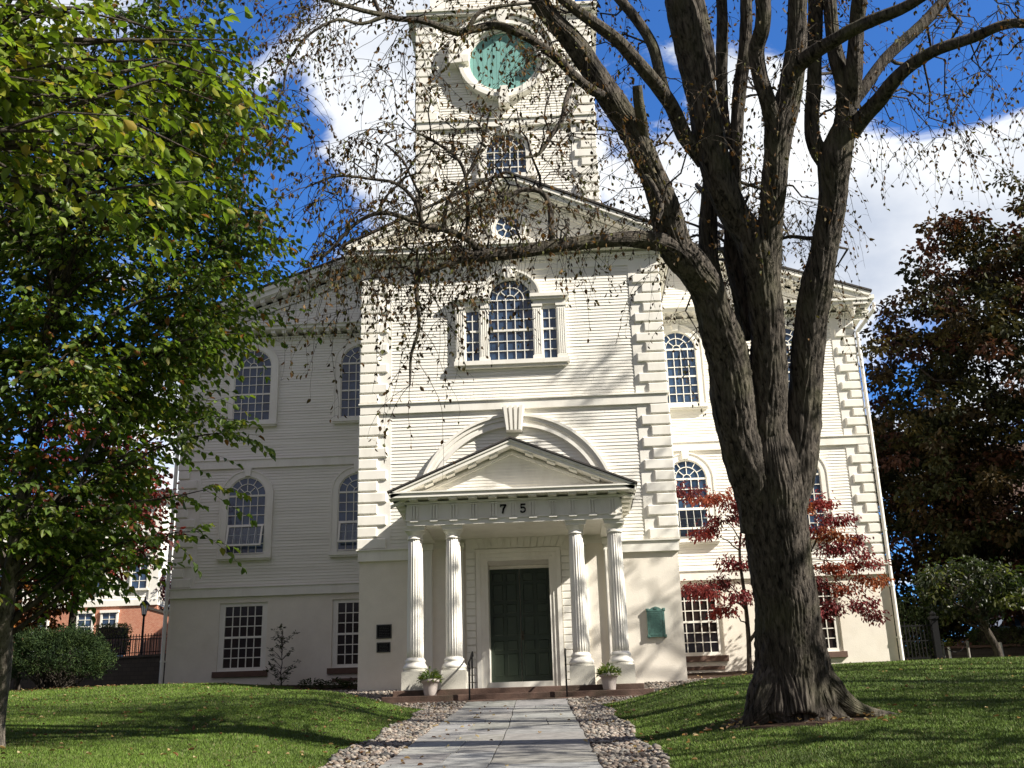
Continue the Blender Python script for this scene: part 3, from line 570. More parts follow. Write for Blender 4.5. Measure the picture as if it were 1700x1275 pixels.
# ---- porch
mb = MB()
def sides(fn):
    fn((-2.95, -2.6, 0), X_, NF, 5.90, 1); fn((-2.95, -2.6, 0), Y_, (-1, 0, 0), 2.598, 0); fn((2.95, -2.6, 0), Y_, (1, 0, 0), 2.598, 0)
mb.box(-2.95, 2.95, -2.6, -2.1, 4.20, 4.335); mb.box(-2.95, -2.45, -2.1, -0.002, 4.20, 4.335); mb.box(2.45, 2.95, -2.1, -0.002, 4.20, 4.335)
mb.box(-2.95, 2.95, -2.6, -0.003, 4.372, 4.80); mb.box(-2.6, 2.6, -2.3, -0.004, 4.30, 4.372)
TP = 0.548
def ent(o, u, n, L, ext):
    cornice(mb, o, u, n, L, [(0, .035, 4.335, 4.372), (0, .07, 4.80, 4.86), (0, .40, 4.915, 5.03), (0, .44, 5.03, 5.07)] if not ext else [(-.2, .035, 4.335, 4.372), (-.2, .07, 4.80, 4.86), (-.2, .40, 4.915, 5.03), (-.2, .44, 5.03, 5.07)], 0, ext)
    m = int(L / TP); s0 = (L - m * TP) / 2 if ext else TP * 0.5
    for i in range(m + 1):
        c = s0 + i * TP
        if c > L: break
        for j in (-1, 0, 1): mb.obox(o, u, n, c + j * 0.078 - 0.024, c + j * 0.078 + 0.024, 0, 0.055, 4.374, 4.74)
        mb.obox(o, u, n, c - 0.115, c + 0.115, 0, 0.06, 4.74, 4.778); mb.obox(o, u, n, c - 0.11, c + 0.11, 0, 0.06, 4.30, 4.334)
        mb.obox(o, u, n, c - 0.115, c + 0.115, 0, 0.34, 4.862, 4.914)
sides(ent)
KP = 0.417
RPP = [(0, .07, -.34, -.26), (.0, .33, -.225, -.165, .23, .60), (0, .40, -.165, -.055), (0, .44, -.055, 0)]
for sg in (-1, 1): cornice(mb, (sg * 3.39, -2.6, 5.045), (-sg, 0, 0), NF, 3.39, RPP, KP)
mb.prism([(-3.2, 5.07), (3.2, 5.07), (0, 6.36)], -2.58, -2.3)
siding(mb, 5.075, 6.2, lambda z: (-(6.2 - z) / KP, (6.2 - z) / KP), -2.582, 0.085, 0.018)
porch = mb.build('porch', M['trim'], church)
mb = MB()
for sg in (-1, 1): mb.obox((sg * 3.43, -3.08, 5.045), (-sg, 0, 0), Y_, 0, 3.43, 0, 3.07, 0.004, 0.05, KP)
mb.build('porch_roof', M['roof'], porch)
for cxw in (-2.75, -1.70, 1.70, 2.75):
    mb = MB(); prof = [(0.225, 0.66), (0.225, 0.9), (0.222, 1.6), (0.215, 2.6), (0.205, 3.3), (0.196, 3.86)]
    mb.lathe(prof, cxw, -2.25, 120, 20, 0.020)
    mb.lathe([(0.32, 0.36), (0.335, 0.39), (0.335, 0.43), (0.30, 0.48), (0.262, 0.53), (0.262, 0.55), (0.275, 0.57), (0.275, 0.61), (0.245, 0.63), (0.235, 0.665)], cxw, -2.25, 40)
    mb.lathe([(0.200, 3.86), (0.222, 3.865), (0.222, 3.895), (0.200, 3.90), (0.200, 4.00), (0.215, 4.005), (0.23, 4.03), (0.262, 4.075), (0.27, 4.09)], cxw, -2.25, 40)
    mb.box(cxw - 0.275, cxw + 0.275, -2.525, -1.975, 4.09, 4.15); mb.box(cxw - 0.295, cxw + 0.295, -2.545, -1.955, 4.15, 4.199)
    mb.cur = 1; mb.box(cxw - 0.33, cxw + 0.33, -2.58, -1.92, -0.197, 0.30); mb.lathe([(0.33, 0.30), (0.33, 0.325), (0.325, 0.36)], cxw, -2.25, 40)
    c_ = mb.build('column', [M['trim'], M['stone_base']], porch)
    c_.data.polygons.foreach_set('use_smooth', [len(p.vertices) == 4 and p.center.z > 0.36 and p.center.z < 4.08 for p in c_.data.polygons])
for cxw in (-2.72, -1.80, 1.80, 2.72):
    mb = MB(); mb.box(cxw - 0.19, cxw + 0.19, -0.10, -0.001, 0.36, 4.0); mb.box(cxw - 0.24, cxw + 0.24, -0.16, -0.001, -0.19, 0.36); mb.box(cxw - 0.23, cxw + 0.23, -0.15, -0.001, 4.0, 4.19)
    for j in range(4): xx = cxw - 0.135 + j * 0.09; mb.box(xx - 0.022, xx + 0.022, -0.115, -0.09, 0.5, 3.85)
    mb.build('pilaster', M['trim'], porch)
def stroke(mb, pts, w, y0, y1):
    for i in range(len(pts) - 1):
        (a, b), (c, d) = pts[i], pts[i + 1]; l = math.hypot(c - a, d - b); nx_, nz_ = -(d - b) / l * w / 2, (c - a) / l * w / 2; ex, ez = (c - a) / l * w * 0.25, (d - b) / l * w * 0.25
        mb.prism([(a - ex + nx_, b - ez + nz_), (a - ex - nx_, b - ez - nz_), (c + ex - nx_, d + ez - nz_), (c + ex + nx_, d + ez + nz_)], y0 - 0.0004 * i, y1)
mb = MB(); x = -0.274; stroke(mb, [(x - 0.065, 4.64), (x - 0.06, 4.69)], 0.028, -2.63, -2.6); stroke(mb, [(x - 0.07, 4.69), (x + 0.075, 4.69)], 0.045, -2.631, -2.6); stroke(mb, [(x + 0.07, 4.68), (x + 0.01, 4.58), (x - 0.012, 4.47)], 0.05, -2.632, -2.6); mb.build('house_number', M['metal'], porch)
mb = MB(); x = 0.274; stroke(mb, [(x + 0.06, 4.69), (x - 0.05, 4.69)], 0.042, -2.63, -2.6); stroke(mb, [(x - 0.05, 4.70), (x - 0.05, 4.59)], 0.03, -2.631, -2.6)
stroke(mb, [(x - 0.05, 4.59), (x - 0.01, 4.61), (x + 0.035, 4.60), (x + 0.06, 4.565), (x + 0.06, 4.52), (x + 0.035, 4.48), (x - 0.01, 4.468), (x - 0.05, 4.48), (x - 0.062, 4.505)], 0.036, -2.632, -2.6); mb.build('house_number', M['metal'], porch)
# ---- tower
ty = 0.16; mb = MB(); mb.box(-3.0, 3.0, ty, 6.2, 12.0, 23.2)
siding(mb, 13.8, 18.4, bx(-2.25, 2.25), ty); siding(mb, 18.75, 22.6, bx(-2.25, 2.25), ty); siding_side(mb, 13.8, 22.6, -3.0, ty + 0.7, 6.2, -1); siding_side(mb, 13.8, 22.6, 3.0, ty + 0.7, 6.2, 1)
siding(mb, 23.6, 26.4, bx(-1.9, 1.9), ty + 0.5)
mb.box(-2.6, 2.6, ty + 0.5, 5.7, 23.2, 26.4)
tower = mb.build('tower', M['siding'], church)
for sg in (-1, 1):
    mb = MB(); quoins(mb, sg * 3.06, -sg, ty, 13.8, 18.4, 14, 0.78, 0.56, 0.84, True); quoins(mb, sg * 3.06, -sg, ty, 18.78, 22.6, 11, 0.78, 0.56, 0.84, True)
    mb.build('corner_quoins', M['trim'], tower)
mb = MB(); mb.box(-3.06, 3.06, ty - 0.12, ty + 0.5, 18.42, 18.68); mb.box(-3.1, 3.1, ty - 0.17, ty + 0.5, 18.68, 18.75); mb.box(-3.08, -2.99, ty + 0.51, 6.3, 18.42, 18.74); mb.box(2.99, 3.08, ty + 0.51, 6.3, 18.42, 18.74)
mb.build('belt_course', M['trim'], tower)
mb = MB()
PT = [(0, .06, 0, .20), (0, .12, .20, .26), (0, .30, .30, .42), (0, .36, .42, .52)]
cornice(mb, (-3.0, ty, 22.6), X_, NF, 6.0, PT, 0, 1)
for sg in (-1, 1): cornice(mb, (sg * 3.0, ty, 22.6), Y_, (sg, 0, 0), 6.2, PT)
mb.build('tower_cornice', M['trim'], tower)
mb = MB(); mb.lathe([(1.9, 26.9), (1.9, 31.0), (2.1, 31.2), (1.5, 32.0), (1.3, 35.5), (1.45, 35.7), (0.06, 48.0)], 0, 3.1, 8); mb.build('spire', M['paint'], tower)
# tower window
def tower_window():
    cx, y, r, z0, zs = 0.0, ty - 0.022, 0.66, 16.55, 17.42; w = MB()
    for sg in (-1, 1): w.box(*sorted((sg * (r + 0.0), sg * (r + 0.26))), y - 0.12, y + 0.02, z0, zs)
    w.arc(0, zs, r, r + 0.14, y - 0.10, y + 0.02, 0, 180, 28); w.arc(0, zs, r + 0.14, r + 0.26, y - 0.15, y + 0.02, 0, 180, 28); w.prism([(-0.12, zs + r), (0.12, zs + r), (0.17, zs + r + 0.34), (-0.17, zs + r + 0.34)], y - 0.22, y + 0.02)
    w.box(-1.0, 1.0, y - 0.18, y + 0.02, z0 - 0.14, z0)
    root = w.build('arched_window', M['trim'], tower)
    g = MB(); g.prism([(-r - .02, z0), (r + .02, z0)] + [((r + .02) * math.cos(math.pi * i / 24), zs + (r + .02) * math.sin(math.pi * i / 24)) for i in range(25)], y - 0.03, y - 0.02); g.build('pane', M['glass'], root)
    s = MB(); ys = y - 0.045
    muntins(s, -r, r, z0, zs, 5, 3, ys, 0.032); s.box(-r, r, ys - 0.02, y - 0.02, zs - 0.016, zs + 0.016); s.box(-r, r, ys - 0.02, y - 0.02, z0, z0 + 0.05)
    for rr in (0.40, 0.14): s.arc(0, zs, rr, rr + 0.03, ys - 0.02, y - 0.02, 0, 180, 18)
    for (a, ra, rb) in [(i * 30, 0.42, r) for i in range(1, 6)] + [(45, .15, .42), (90, .15, .42), (135, .15, .42)]:
        q = math.radians(a); c_, s_ = math.cos(q), math.sin(q); k = 0.016
        s.prism([(c_ * ra - s_ * k, zs + s_ * ra + c_ * k), (c_ * ra + s_ * k, zs + s_ * ra - c_ * k), (c_ * rb + s_ * k, zs + s_ * rb - c_ * k), (c_ * rb - s_ * k, zs + s_ * rb + c_ * k)], ys - 0.018, y - 0.02)
    s.build('sash', M['trim'], root)
def deeper(): pass
# the tower is a part, so its window's pieces are kept one level down: trim, pane and sash side by side
def flat_children(o):
    for ch in list(o.children):
        for g in list(ch.children):
            g.parent = o; ORG[g.name] = ORG[ch.name]
tower_window(); flat_children(tower)
for g in tower.children:
    if g.name.startswith('pane'): g.name = 'window_pane'
    if g.name.startswith('sash'): g.name = 'window_sash'
cz = 21.0; mb = MB()
mb.arc(0, cz, 1.17, 1.30, ty - 0.12, ty, 0, 360, 56); mb.arc(0, cz, 1.30, 1.42, ty - 0.22, ty, 0, 360, 56); mb.arc(0, cz, 1.42, 1.55, ty - 0.32, ty, 0, 360, 56)
mb.arc(0, cz, 1.62, 1.74, ty - 0.30, ty, 12, 168, 40); mb.arc(0, cz, 1.78, 1.92, ty - 0.40, ty, 12, 168, 40)
for a in (0, 90, 180, 270):
    q = math.radians(a); c_, s_ = math.cos(q), math.sin(q); P = [(1.18, -.13), (1.86, -.19), (1.86, .19), (1.18, .13)]
    mb.prism([(c_ * r - s_ * t, cz + s_ * r + c_ * t) for r, t in P], ty - 0.42, ty)
mb.build('clock_surround', M['trim'], tower)
mb = MB(); nb = 15
for i in range(nb):
    a = -1.185 + 2.37 * i / nb + 0.004; b = -1.185 + 2.37 * (i + 1) / nb - 0.004; P = []
    for q in range(7): x = a + (b - a) * q / 6; P.append((x, math.sqrt(max(0, 1.19 ** 2 - x * x))))
    mb.prism([(x, cz - h) for x, h in P] + [(x, cz + h) for x, h in reversed(P)], ty - 0.05 - 0.004 * (i % 2), ty - 0.02)
mb.arc(0, cz, 0.0, 0.07, ty - 0.075, ty - 0.05, 0, 360, 16)
mb.build('clock_face', M['teal'], tower)
# ---- downspouts
for sg in (-1, 1):
    mb = MB(); x = sg * 12.34; yy = D1 - 0.10
    mb.tube([(sg * 12.95, D1 - 0.5, 13.45), (sg * 12.93, D1 - 0.5, 13.2), (x, yy, 12.5), (x, yy, 12.2), (x, yy, 0.85), (x + sg * 0.04, yy - 0.1, 0.72)], 0.065, 10)
    for z in (1.6, 3.3, 5.2, 7.4, 9.6, 11.6): mb.lathe([(0.08, z), (0.08, z + 0.07)], x, yy, 10); mb.box(*sorted((x, x - sg * 0.1)), yy - 0.02, yy + 0.1, z + 0.01, z + 0.05)
    mb.build('downspout', M['trim'], church)
    mb = MB(); mb.box(*sorted((sg * 12.80, sg * 12.98)), D1 - 0.6, 29.0, 13.60, 13.74); mb.build('gutter', M['trim'], church)
# ---- brownstone steps
st = thing('entrance_steps', 'worn brownstone steps leading up to the church porch', 'steps', (0, -3.0, -0.75))
for (x0, x1, yf, z0, z1) in ((-3.28, 3.28, -2.78, -0.9, -0.20), (-3.52, 3.50, -3.14, -1.0, -0.37), (-3.56, 3.54, -3.52, -1.1, -0.54)):
    mb = MB(); mb.box(x0, x1, yf, 0.0 if yf > -2.9 else (-2.775 if yf > -3.2 else -3.137), z0, z1); o = mb.build('step', M['brownstone'], st)
    bv = o.modifiers.new('edge', 'BEVEL'); bv.width = 0.018; bv.segments = 2
# ---- handrails
def handrail(x, label):
    t = thing('handrail', label, 'handrail', (x, -2.9, -0.54), 'iron handrails on the church steps')
    mb = MB(); mb.box(x - 0.02, x + 0.02, -3.33, -3.29, -0.54, 0.40); mb.box(x - 0.03, x + 0.03, -3.35, -3.27, -0.54, -0.50); mb.build('post', M['metal'], t)
    mb = MB(); mb.box(x - 0.02, x + 0.02, -2.36, -2.32, -0.20, 0.74); mb.build('post', M['metal'], t)
    mb = MB(); mb.tube([(x, -3.36, 0.25), (x, -3.45, 0.28), (x, -3.46, 0.36), (x, -3.40, 0.41), (x, -3.30, 0.415), (x, -2.34, 0.745), (x, -2.18, 0.79), (x, -2.10, 0.76), (x, -2.09, 0.68)], 0.024, 8); mb.build('rail', M['metal'], t)
handrail(-1.22, 'black iron handrail on the steps beside the second porch column from the left')
handrail(1.27, 'black iron handrail on the steps, to the right of the green door')
# ---- plaques
def slab_sign(name, label, cat, x0, x1, z0, z1, m, lines, group=None):
    t = thing(name, label, cat, ((x0 + x1) / 2, 0, z0), group)
    mb = MB(); mb.box(x0, x1, -0.025, -0.001, z0, z1); mb.build('plate', m, t)
    mb = MB(); g = random.Random(int(x0 * 100 + z0 * 10)); b = 0.02
    mb.box(x0 + .01, x1 - .01, -0.032, -0.025, z0 + .01, z0 + .01 + b); mb.box(x0 + .01, x1 - .01, -0.032, -0.025, z1 - .01 - b, z1 - .01); mb.box(x0 + .01, x0 + .01 + b, -0.031, -0.025, z0 + .03, z1 - .03); mb.box(x1 - .01 - b, x1 - .01, -0.031, -0.025, z0 + .03, z1 - .03)
    for i in range(lines):
        z = z1 - 0.07 - (z1 - z0 - 0.12) * i / max(1, lines - 1) - 0.01; x = x0 + 0.06 + g.uniform(0, 0.03)
        while x < x1 - 0.09: w = g.uniform(0.02, 0.06); mb.box(x, min(x + w, x1 - 0.05), -0.029, -0.025, z, z + 0.014); x += w + 0.014
    mb.build('raised_lettering', M['lettering'], t)
    return t
M['lettering'] = mat('worn_lettering', (0.05, 0.05, 0.045), 0.5, 0.2, 10)
slab_sign('plaque', 'larger upper black plaque on the shaded wall left of the porch', 'plaque', -4.17, -3.73, 1.49, 1.89, M['metal'], 7, 'black plaques beside the porch')
slab_sign('plaque', 'smaller lower black plaque on the shaded wall left of the porch', 'plaque', -4.16, -3.76, 1.10, 1.38, M['metal'], 5, 'black plaques beside the porch')
pl = thing('plaque', 'tall green bronze tablet with crest on the sunlit wall right of the porch', 'plaque', (3.92, 0, 1.2))
mb = MB(); mb.prism([(3.67, 1.27), (4.17, 1.27), (4.17, 2.06), (4.08, 2.06), (4.02, 2.10), (3.92, 2.13), (3.82, 2.10), (3.76, 2.06), (3.67, 2.06)], -0.10, -0.001)
for (a, b) in ((3.65, 1.25), (4.12, 1.25), (3.65, 2.0), (4.12, 2.0)): mb.block(a, a + 0.08, -0.002, -0.115, b, b + 0.08, 0.012)
mb.build('tablet', M['bronze'], pl)
mb = MB()
for (a, b, c, d) in ((3.72, 4.12, 1.32, 1.335), (3.72, 4.12, 1.995, 2.01), (3.715, 3.73, 1.34, 1.99), (4.11, 4.125, 1.34, 1.99)): mb.box(a, b, -0.108, -0.1, c, d)
g = random.Random(3)
for i in range(12):
    z = 1.93 - i * 0.048; x = 3.75 + g.uniform(0, 0.04)
    while x < 4.05: w = g.uniform(0.02, 0.055); mb.box(x, x + w, -0.106, -0.1, z, z + 0.018); x += w + 0.013
mb.prism([(3.87, 2.06), (3.97, 2.06), (3.95, 2.11), (3.89, 2.11)], -0.115, -0.1)
mb.build('raised_lettering', M['bronze'], pl)
# ---- planters on the steps
def planter(x, y, z, label):
    t = thing('potted_plant', label, 'potted plant', (x, y, z), 'potted plants on the church steps')
    mb = MB(); mb.lathe([(0.145, 0), (0.16, 0.03), (0.185, 0.2), (0.205, 0.33), (0.235, 0.335), (0.25, 0.36), (0.25, 0.40), (0.235, 0.415), (0.20, 0.41), (0.19, 0.36), (0.0, 0.36)], 0, 0, 28, caps=False); mb.v = [(p[0] + x, p[1] + y, p[2] + z) for p in mb.v]; mb.build('pot', M['pot'], t, True)
    g = np.random.default_rng(int(abs(x) * 100)); n = 210; a = g.uniform(0, 6.28, n); rr = np.sqrt(g.uniform(0, 1, n)) * 0.24
    P = np.stack([x + rr * np.cos(a), y + rr * np.sin(a), z + 0.38 + g.uniform(0, 0.30, n) * (1.15 - rr / 0.3)], 1)
    Dr = np.stack([np.cos(a) * 0.8, np.sin(a) * 0.8, g.uniform(-0.7, 0.9, n)], 1)
    V, F = leaf_mesh(P, Dr, np.tile([0, 0, 1.0], (n, 1)) + 0.4 * rdir(n, g), g.uniform(0.10, 0.17, n), g.uniform(0.03, 0.05, n))
    np_mesh('foliage', V, F, M['leaf'], t, leaf_tint(n, [(0.12, 0.17, 0.04), (0.20, 0.22, 0.06), (0.07, 0.12, 0.03)], [3, 2, 2], 0.25, g))
    mb = MB()
    for i in range(12): q = i * 0.52; mb.tube([(x + 0.03 * math.cos(q), y + 0.03 * math.sin(q), z + 0.35), (x + 0.09 * math.cos(q), y + 0.09 * math.sin(q), z + 0.52), (x + 0.16 * math.cos(q), y + 0.16 * math.sin(q), z + 0.62)], 0.005, 4)
    mb.build('stem', M['leaf_stem'], t)
M['leaf_stem'] = mat('green_stem', (0.09, 0.11, 0.04), 0.7, 0.2, 8)
planter(-2.27, -2.96, -0.37, 'potted plant with drooping leaves on the left end of the steps')
planter(2.37, -2.96, -0.37, 'potted plant with bushy green leaves on the right end of the steps')

# ================================================================== GROUND
GY = np.array([-420, -120, -60, -33, -17.6, 1.5, 4.5, 10.5, 14.6, 21, 27, 40, 100, 420]); GZ = np.array([-9, -9, -6.8, -3.75, -1.87, 0.52, 0.68, 1.25, 1.65, 2.3, 2.75, 4.2, 8, 16.])
PY = np.array([-60, -33, -4.5, 0, 3.0, 5.6]); PZ = np.array([-6.6, -3.78, -0.78, 0.0, 0.35, 0.66])
WY = np.array([-40, -6.2, -4.2, -2.2, 0.5, 3.0]); WW = np.array([1.42, 1.55, 2.9, 4.2, 5.3, 6.2])
def sstep(t): t = np.clip(t, 0, 1); return t * t * (3 - 2 * t)
def PX(Y): return np.interp(Y, [-33, -18, -4.5], [0.55, 0.27, 0.0])
def ground_z(X, Y):
    X = np.asarray(X, float); Y = np.asarray(Y, float); XP = X - PX(Y)
    z = sum(np.interp(Y + d, GY, GZ) for d in (-1.5, -0.5, 0.5, 1.5)) / 4
    z = z + 0.04 * np.sin(X * 0.5 + 1) * np.cos(Y * 0.4) * np.clip((20 - abs(X)) / 10, 0, 1)
    z = z + 1.15 * sstep((-X - 11.5) / 1.5) * sstep((Y - 11.4) / 0.6) * np.clip((60 - Y) / 40, 0, 1)      # terrace behind the retaining wall
    low = np.interp(Y, PY, PZ); w = np.interp(Y, WY, WW)
    m = (1 - sstep((np.abs(XP) - w) / np.interp(Y, [-9, -2], [2.6, 3.8]))) * (1 - sstep((Y - 5.0) / 1.5))
    return z * (1 - m) + low * m
def gz(x, y): return float(ground_z(x, y))
ax = np.unique(np.round(np.concatenate([np.arange(-14, 14.01, 0.2), np.arange(-50, -14, 1.0), np.arange(14, 50.1, 1.0), np.arange(-400, -50, 25), np.arange(50, 426, 25)]), 3))
ay = np.unique(np.round(np.concatenate([np.arange(-24, 8.01, 0.2), np.arange(-50, -24, 1.0), np.arange(8, 60.1, 0.5), np.arange(-400, -50, 25), np.arange(60, 426, 25)]), 3))
GX, GYY = np.meshgrid(ax, ay); GZZ = ground_z(GX, GYY); nx_, ny_ = len(ax), len(ay)
V = np.stack([GX, GYY, GZZ], -1).reshape(-1, 3); i = (np.arange(ny_ - 1)[:, None] * nx_ + np.arange(nx_ - 1)[None]).ravel()
F = np.stack([i, i + 1, i + nx_ + 1, i + nx_], 1)
def is_gravel(x, y):
    x = x - PX(y)
    w = np.interp(y, WY, WW)
    return (np.abs(x) < w + np.where(y < -5, 0.5, 0.75) + 0.07 * np.sin(y * 1.3 + np.sign(x))) & (y < 0.9 + 0.25 * np.sin(x * 1.7)) & (y > -60)
def by_trunk(x, y): return np.hypot(x - 4.3, (y + 17.35)) < 1.0 + 0.14 * np.sin(3 * np.arctan2(y + 17.35, x - 4.3) + 1) + 0.08 * np.sin(7 * np.arctan2(y + 17.35, x - 4.3))
def is_mulch(x, y): return by_trunk(x, y) | (np.abs(x) < 9.6 + 0.4 * np.sin(y * 2)) & (y > np.where(np.abs(x) < 7.5, 1.0, 3.3) + 0.3 * np.sin(x * 1.3) + np.clip(np.abs(x) - 6, 0, 3) * 0.6) & (y < 6)
cxm = V[F].mean(1)
ground = np_mesh('lawn', V, F, M['grass_ground'], None, None, True, (0, 0, 0)); tag(ground, 'mown green lawn sloping up to the church', None, None, 'structure')
for k in ('gravel_ground', 'mulch', 'asphalt'): ground.data.materials.append(M[k])
mi = np.zeros(len(F), np.int32); mi[is_gravel(cxm[:, 0], cxm[:, 1])] = 1; mi[is_mulch(cxm[:, 0], cxm[:, 1])] = 2
ground.data.polygons.foreach_set('material_index', mi)
# flagstone path -----------------------------------------------------
def path_mesh():
    g = np.random.default_rng(5); VV = []; FF = []; CC = []; k = 0
    mid = lambda y: 0.02 + 0.03 * math.sin(y * 0.35) + 0.008 * math.sin(y * 1.9)
    for side in (-1, 1):
        y = -3.55
        while y > -34:
            L = float(g.choice([0.9, 1.2, 1.6, 2.0, 2.4])) * g.uniform(0.9, 1.1); y2 = y - L
            cuts = [0, 1] if g.uniform() < 0.55 else [0, g.uniform(0.35, 0.65), 1]
            for a, b in zip(cuts[:-1], cuts[1:]):
                base = np.array([0.26, 0.255, 0.24]) * g.uniform(0.75, 1.1) * np.array([g.uniform(0.97, 1.03), 1, g.uniform(0.94, 1.04)])
                n = max(2, int(L / 0.3)); tilt = g.uniform(-0.003, 0.003); dz = g.uniform(-0.0015, 0.0015)
                rows = []
                for j in range(n + 1):
                    yy = y - 0.009 - (L - 0.018) * j / n; xi = mid(yy) + side * 0.009; xo = side * 1.27 + 0.012 * math.sin(yy * 3 + side)
                    x0 = xi + (xo - xi) * a + (side * 0.008 if a > 0 else 0); x1 = xi + (xo - xi) * b - (side * 0.008 if b < 1 else 0); x0 += float(PX(yy)); x1 += float(PX(yy))
                    z = float(np.interp(yy, PY, PZ)) + 0.035 + dz
                    rows += [(x0, yy, z - 0.07), (x0, yy, z), (x1, yy, z + tilt), (x1, yy, z - 0.07)]
                VV += rows; CC += [base] * len(rows)
                for j in range(n):
                    for c in range(3): q = [k + j * 4 + c, k + j * 4 + c + 1, k + (j + 1) * 4 + c + 1, k + (j + 1) * 4 + c]; FF.append(q if side < 0 else q[::-1])
                FF.append([k, k + 1, k + 2, k + 3]); e = k + n * 4; FF.append([e + 3, e + 2, e + 1, e]); k += len(rows)
            y = y2
    return np.array(VV), np.array(FF), np.array(CC)
V, F, C = path_mesh(); o = np_mesh('path', V, F, M['slab'], None, C, False, None, True); tag(o, 'grey flagstone path laid in two rows of slabs', None, None, 'structure')
# river pebbles ------------------------------------------------------
def pebbles():
    g = np.random.default_rng(9)
    import bmesh
    bm = bmesh.new(); bmesh.ops.create_icosphere(bm, subdivisions=1, radius=1); bv = np.array([v.co[:] for v in bm.verts]); bf = np.array([[v.index for v in f.verts] for f in bm.faces]); bm.free()
    P = []
    for (x0, x1, y0, y1, n) in ((-2.9, 3.5, -21.5, -5, 36000), (-7, 7, -5, 1.6, 26000)):
        p = np.stack([g.uniform(x0, x1, n), g.uniform(y0, y1, n)], 1)
        ok = is_gravel(p[:, 0], p[:, 1]) & ~((np.abs(p[:, 0] - PX(p[:, 1])) < 1.29) & (p[:, 1] < -3.5)) & ~((np.abs(p[:, 0]) < 3.5) & (p[:, 1] > -3.5)) & ~((np.abs(p[:, 0]) < 4.72) & (p[:, 1] > -0.02)); P.append(p[ok])
    p = np.concatenate(P); n = len(p); s = g.gamma(6, 0.0032, n) + 0.010
    sc = np.stack([s * g.uniform(0.9, 1.5, n), s * g.uniform(0.8, 1.1, n), s * g.uniform(0.55, 0.8, n)], 1); a = g.uniform(0, 6.28, n); c_, s_ = np.cos(a), np.sin(a)
    B = bv[None] * sc[:, None] * (1 + 0.10 * np.sin(bv[None] @ rdir(3, g).T * 2.5 + g.uniform(0, 6, (n, 1, 3))).sum(-1, keepdims=True) * 0.6)
    X = B[..., 0] * c_[:, None] - B[..., 1] * s_[:, None]; Y = B[..., 0] * s_[:, None] + B[..., 1] * c_[:, None]
    z0 = ground_z(p[:, 0], p[:, 1]) + sc[:, 2] * 0.45 + g.uniform(0, 0.03, n)
    V = np.stack([X + p[:, :1], Y + p[:, 1:], B[..., 2] + z0[:, None]], -1).reshape(-1, 3); F = (bf[None] + (np.arange(n) * len(bv))[:, None, None]).reshape(-1, 3)
    c = np.array([(0.42, 0.37, 0.32), (0.34, 0.31, 0.29), (0.5, 0.46, 0.41), (0.36, 0.29, 0.24), (0.27, 0.26, 0.25), (0.46, 0.38, 0.33)])[g.integers(0, 6, n)] * g.uniform(0.42, 0.8, (n, 1)) * np.array([0.93, 0.91, 0.86])
    return V, F, np.repeat(c, len(bv), 0)
V, F, C = pebbles(); o = np_mesh('pebbles', V, F, M['pebble'], None, C, True); tag(o, 'rounded beige river pebbles edging the path and porch', 'pebbles', None, 'stuff')
# grass blades -------------------------------------------------------
def grass():
    g = np.random.default_rng(21); P = []
    camp = np.array([1.21, -33.22])
    for (y0, y1, n) in ((-24, -17, 340000), (-17, -11, 290000), (-11, 5.4, 260000), (5.4, 20, 30000)):
        y = g.uniform(y0, y1, n); d = y - camp[1]; x = camp[0] + d * g.uniform(-0.58, 0.60, n)
        ok = ~is_gravel(x, y) & ~is_mulch(x, y) & ~((np.abs(x) < 12.3) & (y > 5.45)) & ~((x < -11) & (y > 9)); P.append(np.stack([x[ok], y[ok]], 1))
    w = np.interp(np.arange(3), [0, 1], [0, 1])
    g2 = g; n = 26000; y = g2.uniform(-21, 1, n); sd = g2.choice([-1, 1], n); x = PX(y) + sd * (np.interp(y, WY, WW) + np.where(y < -5, 0.5, 0.75) + np.abs(g2.normal(0, 0.12, n)) - 0.05); P.append(np.stack([x, y], 1))
    p = np.concatenate(P); n = len(p); d = np.hypot(p[:, 0] - camp[0], p[:, 1] - camp[1])
    h = g.uniform(0.018, 0.042, n) * np.interp(d, [12, 40], [0.9, 1.5]); wd = np.interp(d, [12, 40], [0.0045, 0.011]) * g.uniform(0.7, 1.3, n); a = g.uniform(0, 6.28, n); ln = g.uniform(0.2, 0.9, n) * h; b = g.uniform(0, 6.28, n)
    z = ground_z(p[:, 0], p[:, 1]) - 0.004; B = np.stack([p[:, 0], p[:, 1], z], 1); S = np.stack([np.cos(a), np.sin(a), 0 * a], 1) * wd[:, None]
    T = B + np.stack([np.cos(b) * ln, np.sin(b) * ln, h], 1)
    V = np.stack([B - S, B + S, T], 1).reshape(-1, 3); F = np.arange(n * 3).reshape(-1, 3)
    nz = 0.5 + 0.25 * np.sin(p[:, 0] * 1.3 + 0.8 * np.sin(p[:, 1])) + 0.25 * np.sin(p[:, 1] * 1.7 + p[:, 0] * 0.6) + 0.3 * np.sin(p[:, 0] * 4.1 + 2 * np.sin(p[:, 1] * 1.3)) * np.sin(p[:, 1] * 3.3 + 1.5 * np.sin(p[:, 0] * 0.9))
    c = np.array([(0.088, 0.142, 0.019)]) * (1 + 0.35 * (nz[:, None] - 0.5)) * g.uniform(0.65, 1.4, (n, 1)); yl = g.uniform(0, 1, n) < 0.05 + 0.12 * np.clip(np.sin(p[:, 0] * 2.2 + np.sin(p[:, 1] * 1.1) * 2) * np.sin(p[:, 1] * 1.9 + p[:, 0]), 0, 1); c[yl] = np.array([0.17, 0.15, 0.07]) * g.uniform(0.7, 1.2, (yl.sum(), 1))
    return V, F, np.repeat(c, 3, 0)
